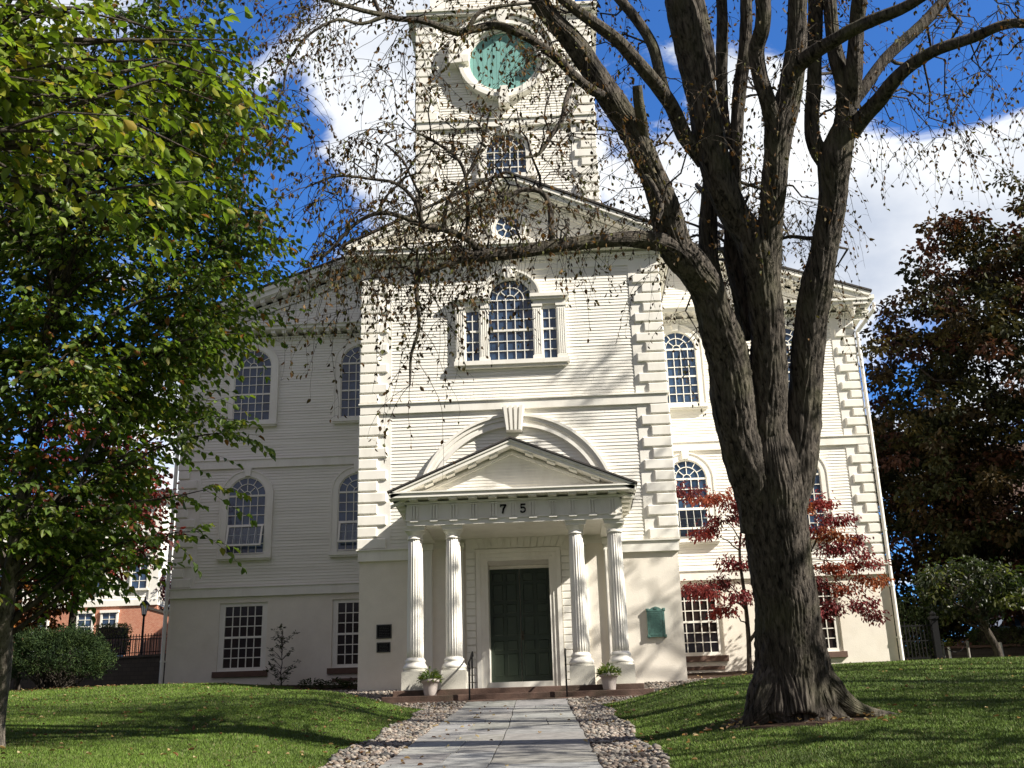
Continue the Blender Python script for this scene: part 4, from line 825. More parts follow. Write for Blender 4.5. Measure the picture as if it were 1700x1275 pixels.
V, F, C = grass(); o = np_mesh('grass', V, F, M['grass'], None, C); tag(o, 'short mown grass blades covering the lawn', 'grass', None, 'stuff')
# fallen leaves ------------------------------------------------------
def fallen():
    g = np.random.default_rng(33); n = 650; y = g.uniform(-20.5, 5, n); x = 1.2 + (y + 33.2) * g.uniform(-0.5, 0.42, n)
    left = g.uniform(0, 1, n) < 0.55; x = np.where(left & (x > 0), -x, x); m2 = 160; x = np.concatenate([x, g.uniform(-16.5, -11.5, m2)]); y = np.concatenate([y, g.uniform(-1.5, 1.2, m2)]); a = g.uniform(0, 6.28, 130); r = 0.75 + np.abs(g.normal(0, 0.55, 130)); x = np.concatenate([x, 4.3 + r * np.cos(a)]); y = np.concatenate([y, -17.35 + r * np.sin(a)]); sd = g.choice([-1, 1], 150); yy = g.uniform(-20, -4, 150); x = np.concatenate([x, PX(yy) + sd * g.normal(2.0, 0.3, 150)]); y = np.concatenate([y, yy]); n = len(x)
    ok = ~((np.abs(x) < 4.8) & (y > -3.7)); x = x[ok]; y = y[ok]; n = len(x)
    D = np.stack([g.normal(size=n), g.normal(size=n), g.uniform(-0.1, 0.35, n)], 1); P = np.stack([x, y, ground_z(x, y) + 0.048], 1)
    V, F = leaf_mesh(P, D, np.tile([0, 0, 1.0], (n, 1)) + 0.5 * rdir(n, g), g.uniform(0.045, 0.10, n), g.uniform(0.03, 0.06, n), 0.35)
    return V, F, leaf_tint(n, [(0.30, 0.22, 0.11), (0.20, 0.10, 0.05), (0.36, 0.31, 0.17), (0.12, 0.07, 0.04)], [4, 2, 3, 2], 0.3, g)
V, F, C = fallen(); o = np_mesh('fallen_leaves', V, F, M['leaf_dry'], None, C); tag(o, 'dry fallen leaves scattered over grass and path', 'leaves', None, 'stuff')

# ================================================================== TREES
def curve(a, b, sag, n=7, g=None, wob=0.0):
    """polyline a->b bulging upward by sag"""
    a = np.asarray(a, float); b = np.asarray(b, float); u = np.linspace(0, 1, n)[:, None]; P = a + (b - a) * u; P[:, 2] += (4 * u * (1 - u))[:, 0] * sag
    if g is not None and wob: P[1:-1] += g.normal(0, wob, (n - 2, 3))
    return P
# ---- the big tree in front of the church (limb lines: x, y, z, radius)
ELM={
 'trunk':[(4.32,-17.09,-1.92,0.716),(4.31,-17.15,-1.77,0.651),(4.3,-17.24,-1.5,0.569),(4.29,-17.38,-1.11,0.504),(4.26,-17.51,-0.73,0.455),(4.25,-17.65,-0.34,0.427),(4.2,-17.78,0.04,0.423),(4.17,-17.92,0.43,0.423),(4.14,-18.06,0.81,0.423),(4.14,-18.19,1.2,0.415),(4.13,-18.31,1.59,0.35),(4.15,-18.4,1.94,0.196),(4.16,-18.46,2.14,0.041)],
 'L1':[(3.93,-18.03,0.58,0.243),(3.83,-18.3,1.18,0.283),(3.7,-18.52,1.79,0.291),(3.6,-18.85,2.71,0.275),(3.44,-19.11,3.14,0.257),(3.31,-19.28,3.6,0.233),(3.12,-19.48,3.86,0.231),(2.94,-19.57,4.08,0.223),(2.77,-19.88,4.65,0.182),(2.49,-20.2,5.23,0.165),(2.3,-20.33,5.58,0.173),(2.06,-20.56,5.9,0.156),(1.71,-20.77,6.47,0.141),(1.33,-21.02,6.85,0.124),(1.08,-21.29,7.27,0.108),(0.8,-21.53,7.93,0.085),(0.61,-21.92,8.73,0.061)],
 'H':[(2.96,-19.58,3.96,0.159),(2.78,-19.73,4.07,0.134),(2.33,-19.9,4.07,0.109),(1.94,-20.0,4.02,0.093),(1.39,-20.1,3.94,0.089),(0.85,-20.19,3.83,0.084),(0.44,-20.29,3.75,0.084),(0.23,-20.34,3.73,0.076),(0.16,-20.4,3.76,0.045)],
 'Ha':[(0.4,-20.3,3.78,0.046),(0.22,-20.46,3.91,0.045),(-0.06,-20.6,3.98,0.037),(-0.31,-20.72,3.99,0.033),(-0.59,-20.86,4.07,0.03),(-0.83,-20.97,4.05,0.026),(-1.08,-21.03,3.89,0.022),(-1.29,-21.05,3.64,0.018),(-1.49,-21.08,3.4,0.014)],
 'Hb':[(0.32,-20.33,3.72,0.045),(0.02,-20.37,3.63,0.038),(-0.24,-20.43,3.5,0.034),(-0.41,-20.42,3.43,0.03),(-0.42,-20.32,3.15,0.026),(-0.41,-20.21,2.83,0.022),(-0.51,-20.19,2.48,0.019),(-0.54,-20.07,2.13,0.011)],
 'Hc':[(1.29,-20.12,3.97,0.046),(1.28,-20.18,4.44,0.039),(1.17,-20.25,4.64,0.035),(0.9,-20.27,4.66,0.031),(0.71,-20.33,4.51,0.023),(0.42,-20.38,4.33,0.017)],
 'Hd':[(0.23,-20.45,3.88,0.03),(0.25,-20.56,4.52,0.027),(0.16,-20.69,4.89,0.023),(-0.18,-20.89,5.1,0.019),(-0.35,-21.01,5.13,0.011)],
 'He':[(-0.3,-20.72,3.99,0.03),(-0.38,-20.82,4.27,0.026),(-0.58,-20.99,4.43,0.022),(-0.85,-21.11,4.44,0.018),(-1.27,-21.23,4.44,0.015),(-1.62,-21.29,4.28,0.01)],
 'Hf':[(-0.06,-20.6,3.98,0.03),(0.03,-20.81,4.29,0.024),(0.25,-20.88,4.53,0.019),(0.47,-21.01,4.91,0.015),(0.58,-21.13,5.26,0.01)],
 'M':[(4.07,-17.98,0.58,0.244),(4.09,-18.3,1.51,0.277),(4.11,-18.62,2.43,0.252),(4.13,-18.89,3.19,0.236),(4.13,-19.05,3.65,0.228),(4.09,-19.22,4.12,0.244),(4.01,-19.33,4.43,0.22)],
 'ML':[(4.09,-19.19,4.04,0.22),(3.93,-19.33,4.43,0.22),(3.79,-19.41,4.63,0.203),(3.55,-19.6,5.15,0.203),(3.44,-19.74,5.83,0.213),(3.38,-19.88,6.53,0.214),(3.26,-20.11,7.18,0.206),(3.15,-20.23,7.8,0.182),(3.02,-20.32,8.65,0.151),(2.96,-20.5,9.76,0.102)],
 'ML2':[(3.45,-19.61,6.07,0.133),(3.53,-19.65,6.81,0.143),(3.48,-19.71,7.57,0.136),(3.47,-19.8,8.43,0.112),(3.65,-19.95,9.79,0.079)],
 'MR':[(4.13,-19.08,3.73,0.22),(4.18,-19.21,4.11,0.195),(4.23,-19.48,4.57,0.162),(4.3,-19.76,5.08,0.177),(4.41,-19.95,5.64,0.193),(4.53,-20.06,5.95,0.169),(4.62,-20.36,6.51,0.136),(4.66,-20.57,7.13,0.128),(4.79,-20.81,7.81,0.104),(4.91,-21.14,8.78,0.072)],
 'MR1':[(4.35,-19.91,5.5,0.128),(4.21,-20.16,5.9,0.108),(4.12,-20.27,6.21,0.104),(4.1,-20.38,6.52,0.104),(4.18,-20.57,6.77,0.111),(4.2,-20.68,7.08,0.103),(4.12,-21.03,7.76,0.079),(4.02,-21.42,8.58,0.055)],
 'MR3':[(4.62,-20.28,6.3,0.112),(4.76,-20.5,6.32,0.102),(4.96,-20.8,6.29,0.092),(5.29,-21.11,6.3,0.083),(5.67,-21.4,6.28,0.074),(5.94,-21.62,6.32,0.066),(6.35,-21.97,6.45,0.05),(6.77,-22.41,6.56,0.035)],
 'B1':[(3.55,-18.79,3.44,0.148),(3.48,-18.8,4.07,0.142),(3.5,-18.76,4.56,0.135),(3.54,-18.86,5.16,0.111),(3.61,-18.85,5.75,0.095),(3.58,-18.97,6.37,0.087),(3.45,-19.03,7.15,0.07)],
 'B2':[(4.04,-18.47,3.19,0.2),(3.92,-18.61,3.87,0.151),(3.83,-18.71,4.45,0.127),(3.88,-18.85,5.15,0.102),(3.96,-18.99,5.87,0.094),(4.06,-19.13,6.59,0.095),(4.18,-19.28,7.31,0.095),(4.24,-19.43,8.05,0.087),(4.26,-19.61,9.18,0.071)],
 'B3':[(3.92,-19.01,5.93,0.077),(3.84,-19.03,6.27,0.078),(3.84,-19.17,6.99,0.087),(3.89,-19.44,8.06,0.078),(3.82,-19.63,9.2,0.062)],
 'R':[(4.35,-18.02,0.73,0.211),(4.47,-18.18,1.35,0.245),(4.57,-18.35,1.98,0.246),(4.66,-18.5,2.44,0.237),(4.75,-18.72,3.06,0.221),(4.85,-18.93,3.68,0.213),(4.97,-19.11,4.2,0.192),(5.12,-19.32,4.83,0.196),(5.2,-19.5,5.34,0.213),(5.35,-19.65,5.78,0.156),(5.39,-19.76,6.1,0.147)],
 'RL':[(5.12,-19.43,5.28,0.123),(4.96,-19.47,5.53,0.107),(4.92,-19.5,5.9,0.1),(5.02,-19.63,6.6,0.1),(5.11,-19.89,7.64,0.101),(5.16,-20.03,8.65,0.077),(5.3,-20.23,9.85,0.052)],
 'RR1':[(5.38,-19.73,6.02,0.131),(5.34,-19.79,6.47,0.115),(5.29,-19.82,6.85,0.108),(5.28,-19.96,7.57,0.092),(5.32,-20.1,8.58,0.076),(5.33,-20.33,9.53,0.051)],
 'RR2':[(5.42,-19.72,5.98,0.123),(5.47,-19.99,6.46,0.114),(5.54,-20.17,6.99,0.106),(5.58,-20.42,7.39,0.097),(5.78,-20.73,8.3,0.073),(5.92,-21.04,9.21,0.048)],
 'RR3':[(5.41,-19.6,5.63,0.115),(5.52,-19.74,5.77,0.118),(5.74,-20.0,5.92,0.112),(5.95,-20.27,6.1,0.099),(6.32,-20.52,6.26,0.082),(6.76,-20.82,6.24,0.069),(7.0,-21.02,6.24,0.06),(7.22,-21.19,6.14,0.056),(7.57,-21.3,5.89,0.044),(7.97,-21.34,5.45,0.029)],
 'RR4':[(5.42,-19.73,6.02,0.09),(5.58,-19.79,6.19,0.09),(5.98,-19.84,6.68,0.082),(6.51,-19.87,7.15,0.079),(6.87,-19.89,7.53,0.075),(7.57,-19.91,8.27,0.059),(8.36,-19.91,8.96,0.043)],
 'L3':[(3.4,-19.57,5.34,0.115),(3.14,-19.79,5.64,0.114),(2.97,-20.01,5.96,0.101),(2.73,-20.3,6.16,0.096),(2.47,-20.5,6.39,0.091),(2.25,-20.68,6.56,0.087),(2.0,-20.84,6.69,0.078),(1.73,-21.0,6.82,0.07),(1.41,-21.18,7.01,0.062),(0.93,-21.4,7.28,0.05),(0.34,-21.67,7.37,0.038)],
 'L4':[(2.93,-20.02,5.97,0.073),(2.86,-20.05,6.36,0.073),(2.76,-20.13,6.87,0.074),(2.55,-20.18,7.29,0.07),(2.3,-20.21,7.67,0.066),(1.83,-20.35,8.3,0.05),(1.34,-20.43,8.78,0.034)],
 'U':[(2.11,-20.53,5.83,0.07),(1.9,-20.73,5.78,0.062),(1.63,-20.99,5.88,0.057),(1.42,-21.16,6.03,0.057),(1.16,-21.32,6.16,0.056),(0.89,-21.46,6.24,0.056),(0.69,-21.57,6.24,0.052),(0.48,-21.65,6.14,0.051),(0.24,-21.73,6.04,0.051),(0.02,-21.85,6.06,0.043),(-0.18,-21.97,6.06,0.039),(-0.42,-22.07,6.02,0.036),(-0.61,-22.18,6.01,0.032),(-0.8,-22.29,5.99,0.028),(-1.08,-22.41,6.02,0.024),(-1.41,-22.54,6.05,0.017)],
 'Ua':[(0.36,-21.74,6.06,0.029),(0.55,-21.8,6.28,0.025),(0.92,-21.73,6.4,0.022),(1.21,-21.64,6.48,0.015)],
 'Ub':[(-0.56,-22.17,5.99,0.025),(-0.83,-22.24,5.85,0.021),(-1.07,-22.43,5.78,0.018),(-1.4,-22.47,5.55,0.015),(-1.6,-22.47,5.23,0.012),(-1.68,-22.36,4.91,0.009)],
 'stub':[(2.54,-20.23,5.31,0.087),(2.51,-20.49,5.47,0.078),(2.47,-20.67,5.67,0.073),(2.46,-20.77,5.81,0.069)],
 'T1':[(2.51,-20.04,4.93,0.039),(2.58,-20.32,4.68,0.031),(2.68,-20.48,4.24,0.03),(2.59,-20.59,3.94,0.019)],
 'T2':[(1.63,-20.86,5.81,0.038),(1.54,-20.97,5.52,0.034),(1.47,-20.98,5.22,0.034),(1.33,-21.01,4.99,0.03),(1.17,-21.03,4.73,0.022),(0.99,-21.11,4.64,0.015)],
 'T3':[(4.91,-19.16,4.33,0.033),(4.81,-18.98,4.42,0.029),(4.6,-18.82,4.54,0.025),(4.47,-18.62,4.57,0.017)],
 'root1':[(4.41,-17.35,-1.23,0.341),(4.67,-17.34,-1.48,0.283),(4.94,-17.28,-1.63,0.178),(5.24,-17.19,-1.69,0.097),(5.6,-17.02,-1.69,0.057),(5.99,-16.8,-1.68,0.025)],
 'root2':[(4.09,-17.46,-1.35,0.354),(3.81,-17.53,-1.64,0.239),(3.64,-17.54,-1.77,0.143),(3.45,-17.57,-1.85,0.071),(3.26,-17.67,-1.9,0.031)],
 'root3':[(4.24,-17.5,-1.36,0.385),(4.26,-17.64,-1.72,0.268),(4.27,-17.74,-1.89,0.125)],
 'root4':[(4.1,-17.48,-1.43,0.353),(3.99,-17.64,-1.76,0.205),(3.9,-17.75,-1.9,0.086)],
 'root5':[(4.45,-17.39,-1.35,0.339),(4.65,-17.48,-1.68,0.207),(4.82,-17.54,-1.81,0.095),(4.99,-17.62,-1.86,0.039)],
}

def build_elm():
    g = np.random.default_rng(42)
    t = thing('shade_tree', 'huge old tree with furrowed bark and sparse brown leaves right of the path', 'tree', (4.25, -17.2, -1.8))
    big = []; small = []
    for i, (nm, pts) in enumerate(ELM.items()):
        r0 = max(p[3] for p in pts)
        P = dens(pts, 0.035 if r0 > 0.3 else 0.05 if r0 > 0.12 else 0.09); n = 230 if r0 > 0.3 else 110 if r0 > 0.12 else 40 if r0 > 0.06 else 10
        if nm.startswith('root'):
            zg = ground_z(P[:, 0], P[:, 1]); k = np.clip(np.linspace(-0.4, 1.2, len(P)), 0, 1); P[:, 2] = P[:, 2] * (1 - k) + (zg - 0.35 * P[:, 3] - 0.02 * k) * k
        elif r0 > 0.06 and nm != 'trunk':
            s = np.arange(len(P)) * 0.05; w = 0.10 * P[:, 3:4]
            P[:, :3] += w * np.stack([np.sin(s * 2.3 + i), np.sin(s * 1.9 + 2 * i), 0 * s], 1) * np.clip(s * 2, 0, 1)[:, None]
            P[:, 3] *= 1 + 0.035 * np.sin(s * 3.1 + i) + 0.025 * np.sin(s * 7.3 + 2 * i)
        if nm == 'trunk': P[:, 3] *= 1 + 0.12 * np.exp(-(P[:, 2] + 1.9) / 0.22)
        big.append((P[:, :3], P[:, 3], n, 100 + i) if r0 > 0.05 else (P[:, :3], P[:, 3], n))
    V, F = tubes(big, 0.62); np_mesh('trunk', V, F, M['bark_elm'], t, None, True)
    # secondary branches towards anchors, hanging strands of leaves
    nodes = np.concatenate([np.asarray(p, float)[2:] for k, p in ELM.items() if k not in ('trunk', 'M', 'stub') and not k.startswith('root')])
    nodes = nodes[nodes[:, 2] > 3.2]
    anch = []
    def zone(n, x0, x1, y0, y1, z0, z1): anch.append(np.stack([g.uniform(x0, x1, n), g.uniform(y0, y1, n), g.uniform(z0, z1, n)], 1))
    zone(40, -2.2, 2.2, -22.3, -18.2, 4.4, 7.6); zone(34, -1.2, 1.6, -21.8, -18.8, 3.7, 5.2); zone(22, 2.0, 5.0, -21.5, -16.5, 4.6, 8.0); zone(24, 5.0, 8.2, -22, -17, 5.3, 7.6)
    zone(170, -5.5, 12, -23, -14, 10.2, 15.5); zone(18, 3.4, 6.2, -16.5, -14, 4.2, 6.5); zone(14, -1.9, 0.3, -21.4, -19.4, 3.0, 4.4)
    A = np.concatenate(anch); lines = []; starts = []
    for a in A:
        d = np.linalg.norm(nodes[:, :3] - a, axis=1) + 1.2 * np.maximum(0, nodes[:, 2] - a[2]); k = int(np.argmin(d + g.uniform(0, 1.2, len(d)))); b = nodes[k, :3]; L = np.linalg.norm(a - b)
        P = curve(b, a, 0.12 * L + 0.1, 8, g, 0.035 * L); r0 = min(nodes[k, 3] * 0.6, 0.006 + 0.008 * L); lines.append((P, np.linspace(r0, 0.004, 8), 5))
        starts += [(P[j], P[j] - P[j - 1]) for j in (3, 5, 6, 7)] * (1 if a[2] < 8.5 else 3) + [(P[7], P[7] - P[6])]
    for nm in ('Ha', 'Hb', 'Hc', 'Hd', 'He', 'Hf', 'U', 'Ua', 'Ub', 'T1', 'T2', 'T3', 'RR3'):
        P = dens(ELM[nm], 0.3)[:, :3]; starts += [(P[j], P[j] - P[j - 1]) for j in range(1, len(P))] * (2 if nm[0] in 'HU' else 1)
    P = dens(ELM['H'], 0.3)[:, :3]; starts += [(P[j], np.array([-0.5, -0.5, 0.2])) for j in range(3, len(P))]
    LP = []; LD = []; LN = []; LS = []
    for (p, d) in starts:
        for _ in range(1 if g.uniform() < 0.75 else 2):
            high = p[2] > 9.8; h = g.normal(0, 1, 3); h[2] = 0; d0 = norm((norm(d[None])[0] * 0.8 + h * 0.7)[None])[0]; d0[2] *= 0.4; n = int(g.integers(5, 13)) + (2 if not high else 0); st = g.uniform(0.085, 0.13); Q = [p]; dr = d0
            drop = g.uniform(0.10, 0.24)
            for j in range(n):
                dr = norm((dr + np.array([0, 0, -drop]) + g.normal(0, 0.11, 3))[None])[0]; Q.append(Q[-1] + dr * st)
            Q = np.array(Q); lines.append((Q, np.linspace(0.005, 0.0016, len(Q)), 3))
            pr = g.choice([0.2, 0.45, 0.65, 0.8]) if not high else 0.85
            for j in range(2, len(Q)):
                for s in range(2):
                    if g.uniform() > pr: continue
                    sd = norm((np.cross(Q[j] - Q[j - 1], [0, 0, 1.0]) * (1 if (j + s) % 2 else -1) * 6 + g.normal(0, 0.35, 3))[None])[0]
                    if g.uniform() < 0.25:                 # a short side twig
                        e = Q[j] + sd * 0.11; e[2] -= 0.03; lines.append((np.array([Q[j], (Q[j] + e) / 2 + [0, 0, 0.01], e]), [0.002, 0.0016, 0.001], 3)); base = e
                    else: base = Q[j]
                    LP.append(base); LD.append(sd * 0.45 + np.array([0, 0, -0.75]) + g.normal(0, 0.25, 3)); LN.append(g.normal(0, 1, 3)); LS.append(g.uniform(0.042, 0.085) * (1.3 if high else 1))
    # tufts of small leaves sprouting from the limbs
    for nm in ('L1', 'ML', 'MR', 'RL', 'R', 'L3', 'L4', 'ML2', 'B1', 'RR2', 'MR1', 'U', 'T1', 'RR1', 'RR4', 'MR3'):
        P = dens(ELM[nm], 0.12); P = P[P[:, 2] > 3.6]
        for q in P:
            if g.uniform() < (0.6 if nm in ('L1', 'L3', 'U') else 0.32):
                for _ in range(int(g.integers(3, 9))):
                    v = rdir(1, g)[0]; base = q[:3] + v * q[3] * 0.95; e = base + v * g.uniform(0.03, 0.16); lines.append((np.array([base, e]), [0.003, 0.0015], 3)); LP.append(e); LD.append(v * 0.5 + [0, 0, -0.6]); LN.append(g.normal(0, 1, 3)); LS.append(g.uniform(0.035, 0.07))
    P = np.asarray(ELM['R'][5][:3]); 
    for (cx, cy, cz, n) in ((4.62, -18.75, 3.35, 70), (4.66, -18.4, 2.35, 45), (4.6, -18.55, 2.9, 25), (3.55, -19.1, 3.5, 30), (2.9, -19.8, 4.3, 45)):
        for _ in range(n): v = g.normal(0, [0.10, 0.10, 0.16], 3); LP.append(np.array([cx, cy, cz]) + v); LD.append(g.normal(0, 0.5, 3) + [0.2, 0, -0.5]); LN.append(g.normal(0, 1, 3)); LS.append(g.uniform(0.05, 0.085))
        for _ in range(6): v = g.normal(0, 0.13, 3); lines.append((np.array([[cx - 0.18, cy, cz - 0.1], [cx - 0.05, cy, cz] + v * 0.5, [cx, cy, cz] + v]), [0.005, 0.003, 0.0015], 3))
    V, F = tubes([l for l in lines if l[2] == 5]); np_mesh('branches', V, F, M['bark_dark'], t, None, True)
    V, F = tubes([l for l in lines if l[2] == 3]); np_mesh('twigs', V, F, M['bark_dark'], t)
    n = len(LP); LS = np.array(LS); V, F = leaf_mesh(np.array(LP), np.array(LD), np.array(LN), LS, LS * g.uniform(0.42, 0.6, n))
    np_mesh('crown', V, F, M['leaf_dry'], t, leaf_tint(n, [(0.085, 0.065, 0.022), (0.10, 0.055, 0.02), (0.14, 0.085, 0.03), (0.075, 0.08, 0.02), (0.055, 0.035, 0.018)], [4, 3, 2, 3, 3], 0.35, g))
    return n
n_elm = build_elm()
# ---- layered broad-leaved tree with long sprays
def spray_tree(name, label, cat, trunk, anchors, lsize, cols, wts, seed, r0, twigs=(9, 13), lpt=(7, 11), tl=(0.45, 0.95), leafm='leaf', barkm='bark', group=None, droop=0.25, forks=()):
    g = np.random.default_rng(seed); t = thing(name, label, cat, trunk[0], group)
    T = dens([(*p, r) for p, r in zip(trunk, r0)], 0.08); fork = [dens(f, 0.1) for f in forks]
    V, F = tubes([(T[:, :3], T[:, 3], 28, seed)] + [(f[:, :3], f[:, 3], 16, seed + 3) for f in fork], 0.35); np_mesh('trunk', V, F, M[barkm], t, None, True)
    nd = np.vstack([T] + fork); lines = []; LP = []; LD = []; LN = []; LS = []
    for a in anchors:
        a = np.asarray(a, float); hd = np.hypot(nd[:, 0] - a[0], nd[:, 1] - a[1]); want = a[2] - 0.30 * hd - 0.25; k = int(np.argmin(np.abs(nd[:, 2] - want) + 0.15 * hd)); b = nd[k]; L = np.linalg.norm(a - b[:3])
        P = curve(b[:3], a, 0.10 * L, 9, g, 0.02 * L); lines.append((P, np.linspace(min(b[3] * 0.6, 0.008 + 0.011 * L), 0.004, 9), 6))
        dirm = norm((P[-1] - P[4])[None])[0]; side = norm(np.cross(dirm, [0, 0, 1.0])[None])[0]
        for j in range(int(g.integers(*twigs))):
            u = g.uniform(0.35, 1.0); q = P[min(8, int(u * 8))] + (P[min(8, int(u * 8) + 1)] - P[min(8, int(u * 8))]) * ((u * 8) % 1)
            d = norm((dirm * g.uniform(0.3, 1.1) + side * g.choice([-1, 1]) * g.uniform(0.3, 1.0) + np.array([0, 0, g.normal(0.0, 0.22)]))[None])[0]; n = int(g.integers(*lpt)); st = g.uniform(*tl) / n; Q = [q]
            for _ in range(n): d = norm((d + np.array([0, 0, -droop * 0.25]) + g.normal(0, 0.06, 3))[None])[0]; Q.append(Q[-1] + d * st)
            Q = np.array(Q); lines.append((Q, np.linspace(0.004, 0.0016, len(Q)), 3)); sd = norm(np.cross(d, [0, 0, 1.0])[None])[0]
            for m in range(1, len(Q)):
                sg = 1 if m % 2 else -1; LP.append(Q[m]); LD.append(sd * sg * 0.8 + d * 0.6 + [0, 0, -droop - g.uniform(0, 0.4)] + g.normal(0, 0.2, 3)); LN.append(np.array([0, 0, 1.0]) + g.normal(0, 0.45, 3)); LS.append(g.uniform(0.7, 1.2) * lsize)
            LP.append(Q[-1]); LD.append(d + [0, 0, -droop]); LN.append(np.array([0, 0, 1.0]) + g.normal(0, 0.4, 3)); LS.append(lsize)
    V, F = tubes([l for l in lines if l[2] == 6]); np_mesh('branches', V, F, M['bark_dark'], t, None, True)
    V, F = tubes([l for l in lines if l[2] == 3]); np_mesh('twigs', V, F, M['bark_dark'], t)
    n = len(LP); LS = np.array(LS); V, F = leaf_mesh(np.array(LP), np.array(LD), np.array(LN), LS, LS * g.uniform(0.52, 0.68, n)); np_mesh('crown', V, F, M[leafm], t, leaf_tint(n, cols, wts, 0.28, g)); return t
def left_anchors():
    g = np.random.default_rng(4); A = []
    zr = [-0.6, 0.0, 0.9, 1.5, 2.3, 3.2, 4.2, 5.2, 6.5, 8.0, 10]; xr = [-6.4, -5.7, -5.0, -4.8, -4.5, -4.0, -3.5, -3.2, -3.0, -3.1, -4.2]
    while len(A) < 330:
        z = g.uniform(-0.1, 8.6); z = z if g.uniform() < 0.75 else g.uniform(2.5, 8.6); xm = float(np.interp(z, zr, xr)); rad = xm + 6.0
        if g.uniform() < 0.48: x = xm - abs(g.normal(0, 0.8))
        else: x = g.uniform(-9.3, xm)
        y = -18.6 + g.uniform(-2.6, 2.6) * min(1, 0.45 + z * 0.12)
        if x < -9.3: continue
        A.append((x, y, z))
    for _ in range(100): A.append((g.uniform(-8.8, -5.0), g.uniform(-20.4, -16.6), g.uniform(1.3, 7.2)))
    for (x, y, z) in ((-3.35, -18.9, 1.22), (-3.3, -18.7, 2.05), (-3.15, -18.8, 2.2), (-3.45, -18.6, 0.72), (-3.1, -19.0, 1.95), (-2.75, -19.6, 3.6), (-2.6, -19.8, 3.9), (-2.5, -19.9, 4.7), (-3.9, -18.6, 0.35), (-2.9, -19.4, 3.2), (-2.6, -20, 4.2), (-3.7, -19, 0.55)): A.append((x, y, z))
    return A
GREEN = [(0.105, 0.155, 0.028), (0.075, 0.12, 0.024), (0.15, 0.19, 0.034), (0.22, 0.20, 0.04), (0.20, 0.08, 0.025)]
spray_tree('young_tree', 'young green leafy tree with slim grey trunk at the left edge of the lawn', 'tree', [(-6.42, -17.8, -1.95), (-6.38, -17.83, -1.6), (-6.2, -18.17, -0.85), (-6.11, -18.44, -0.1), (-5.92, -18.74, 0.8), (-5.78, -18.95, 1.6), (-5.62, -19.2, 2.6), (-5.5, -19.4, 4.0), (-5.4, -19.5, 5.6), (-5.3, -19.5, 7.5)],
           left_anchors(), 0.125, GREEN, [5, 5, 3, 1.0, 0.35], 77, [0.22, 0.135, 0.115, 0.105, 0.095, 0.085, 0.07, 0.055, 0.04, 0.02],
           forks=[[(-6.1, -18.4, 0.0, 0.05), (-6.35, -18.5, 1.0, 0.045), (-6.6, -18.4, 2.4, 0.035), (-6.9, -18.3, 4.5, 0.02)], [(-6.0, -18.6, 0.5, 0.05), (-5.5, -18.3, 1.6, 0.04), (-5.0, -18.0, 3.0, 0.03), (-4.6, -17.8, 5.0, 0.02)], [(-6.15, -18.3, -0.4, 0.05), (-6.5, -18.9, 0.6, 0.04), (-6.8, -19.4, 2.0, 0.03), (-7.2, -19.6, 4.0, 0.02)]])
def near_anchors():
    g = np.random.default_rng(14); A = []
    for _ in range(44):
        x = g.uniform(-3.6, -1.55); A.append((x, g.uniform(-26.6, -24.6), g.uniform(1.95, 3.7) + 0.0 * x))
    A += [(-1.35, -25.6, 2.62), (-1.2, -25.5, 2.85), (-1.25, -25.4, 3.2), (-1.5, -25.3, 2.3), (-1.6, -25.2, 2.15), (-1.15, -25.8, 3.05)]
    return A
spray_tree('overhanging_tree', 'tree whose large yellow green leaves hang into the top left corner', 'tree', [(-5.6, -27.2, -3.3), (-5.5, -27.1, -1.5), (-5.3, -26.9, 0.5), (-5.0, -26.5, 2.4), (-4.7, -26.2, 4.6), (-4.5, -26, 6.5)], near_anchors(), 0.118,
           [(0.17, 0.215, 0.03), (0.12, 0.175, 0.026), (0.23, 0.24, 0.035), (0.28, 0.21, 0.035)], [5, 4, 2, 0.5], 91, [0.22, 0.16, 0.14, 0.11, 0.07, 0.03], (8, 11), (6, 9), (0.4, 0.8))
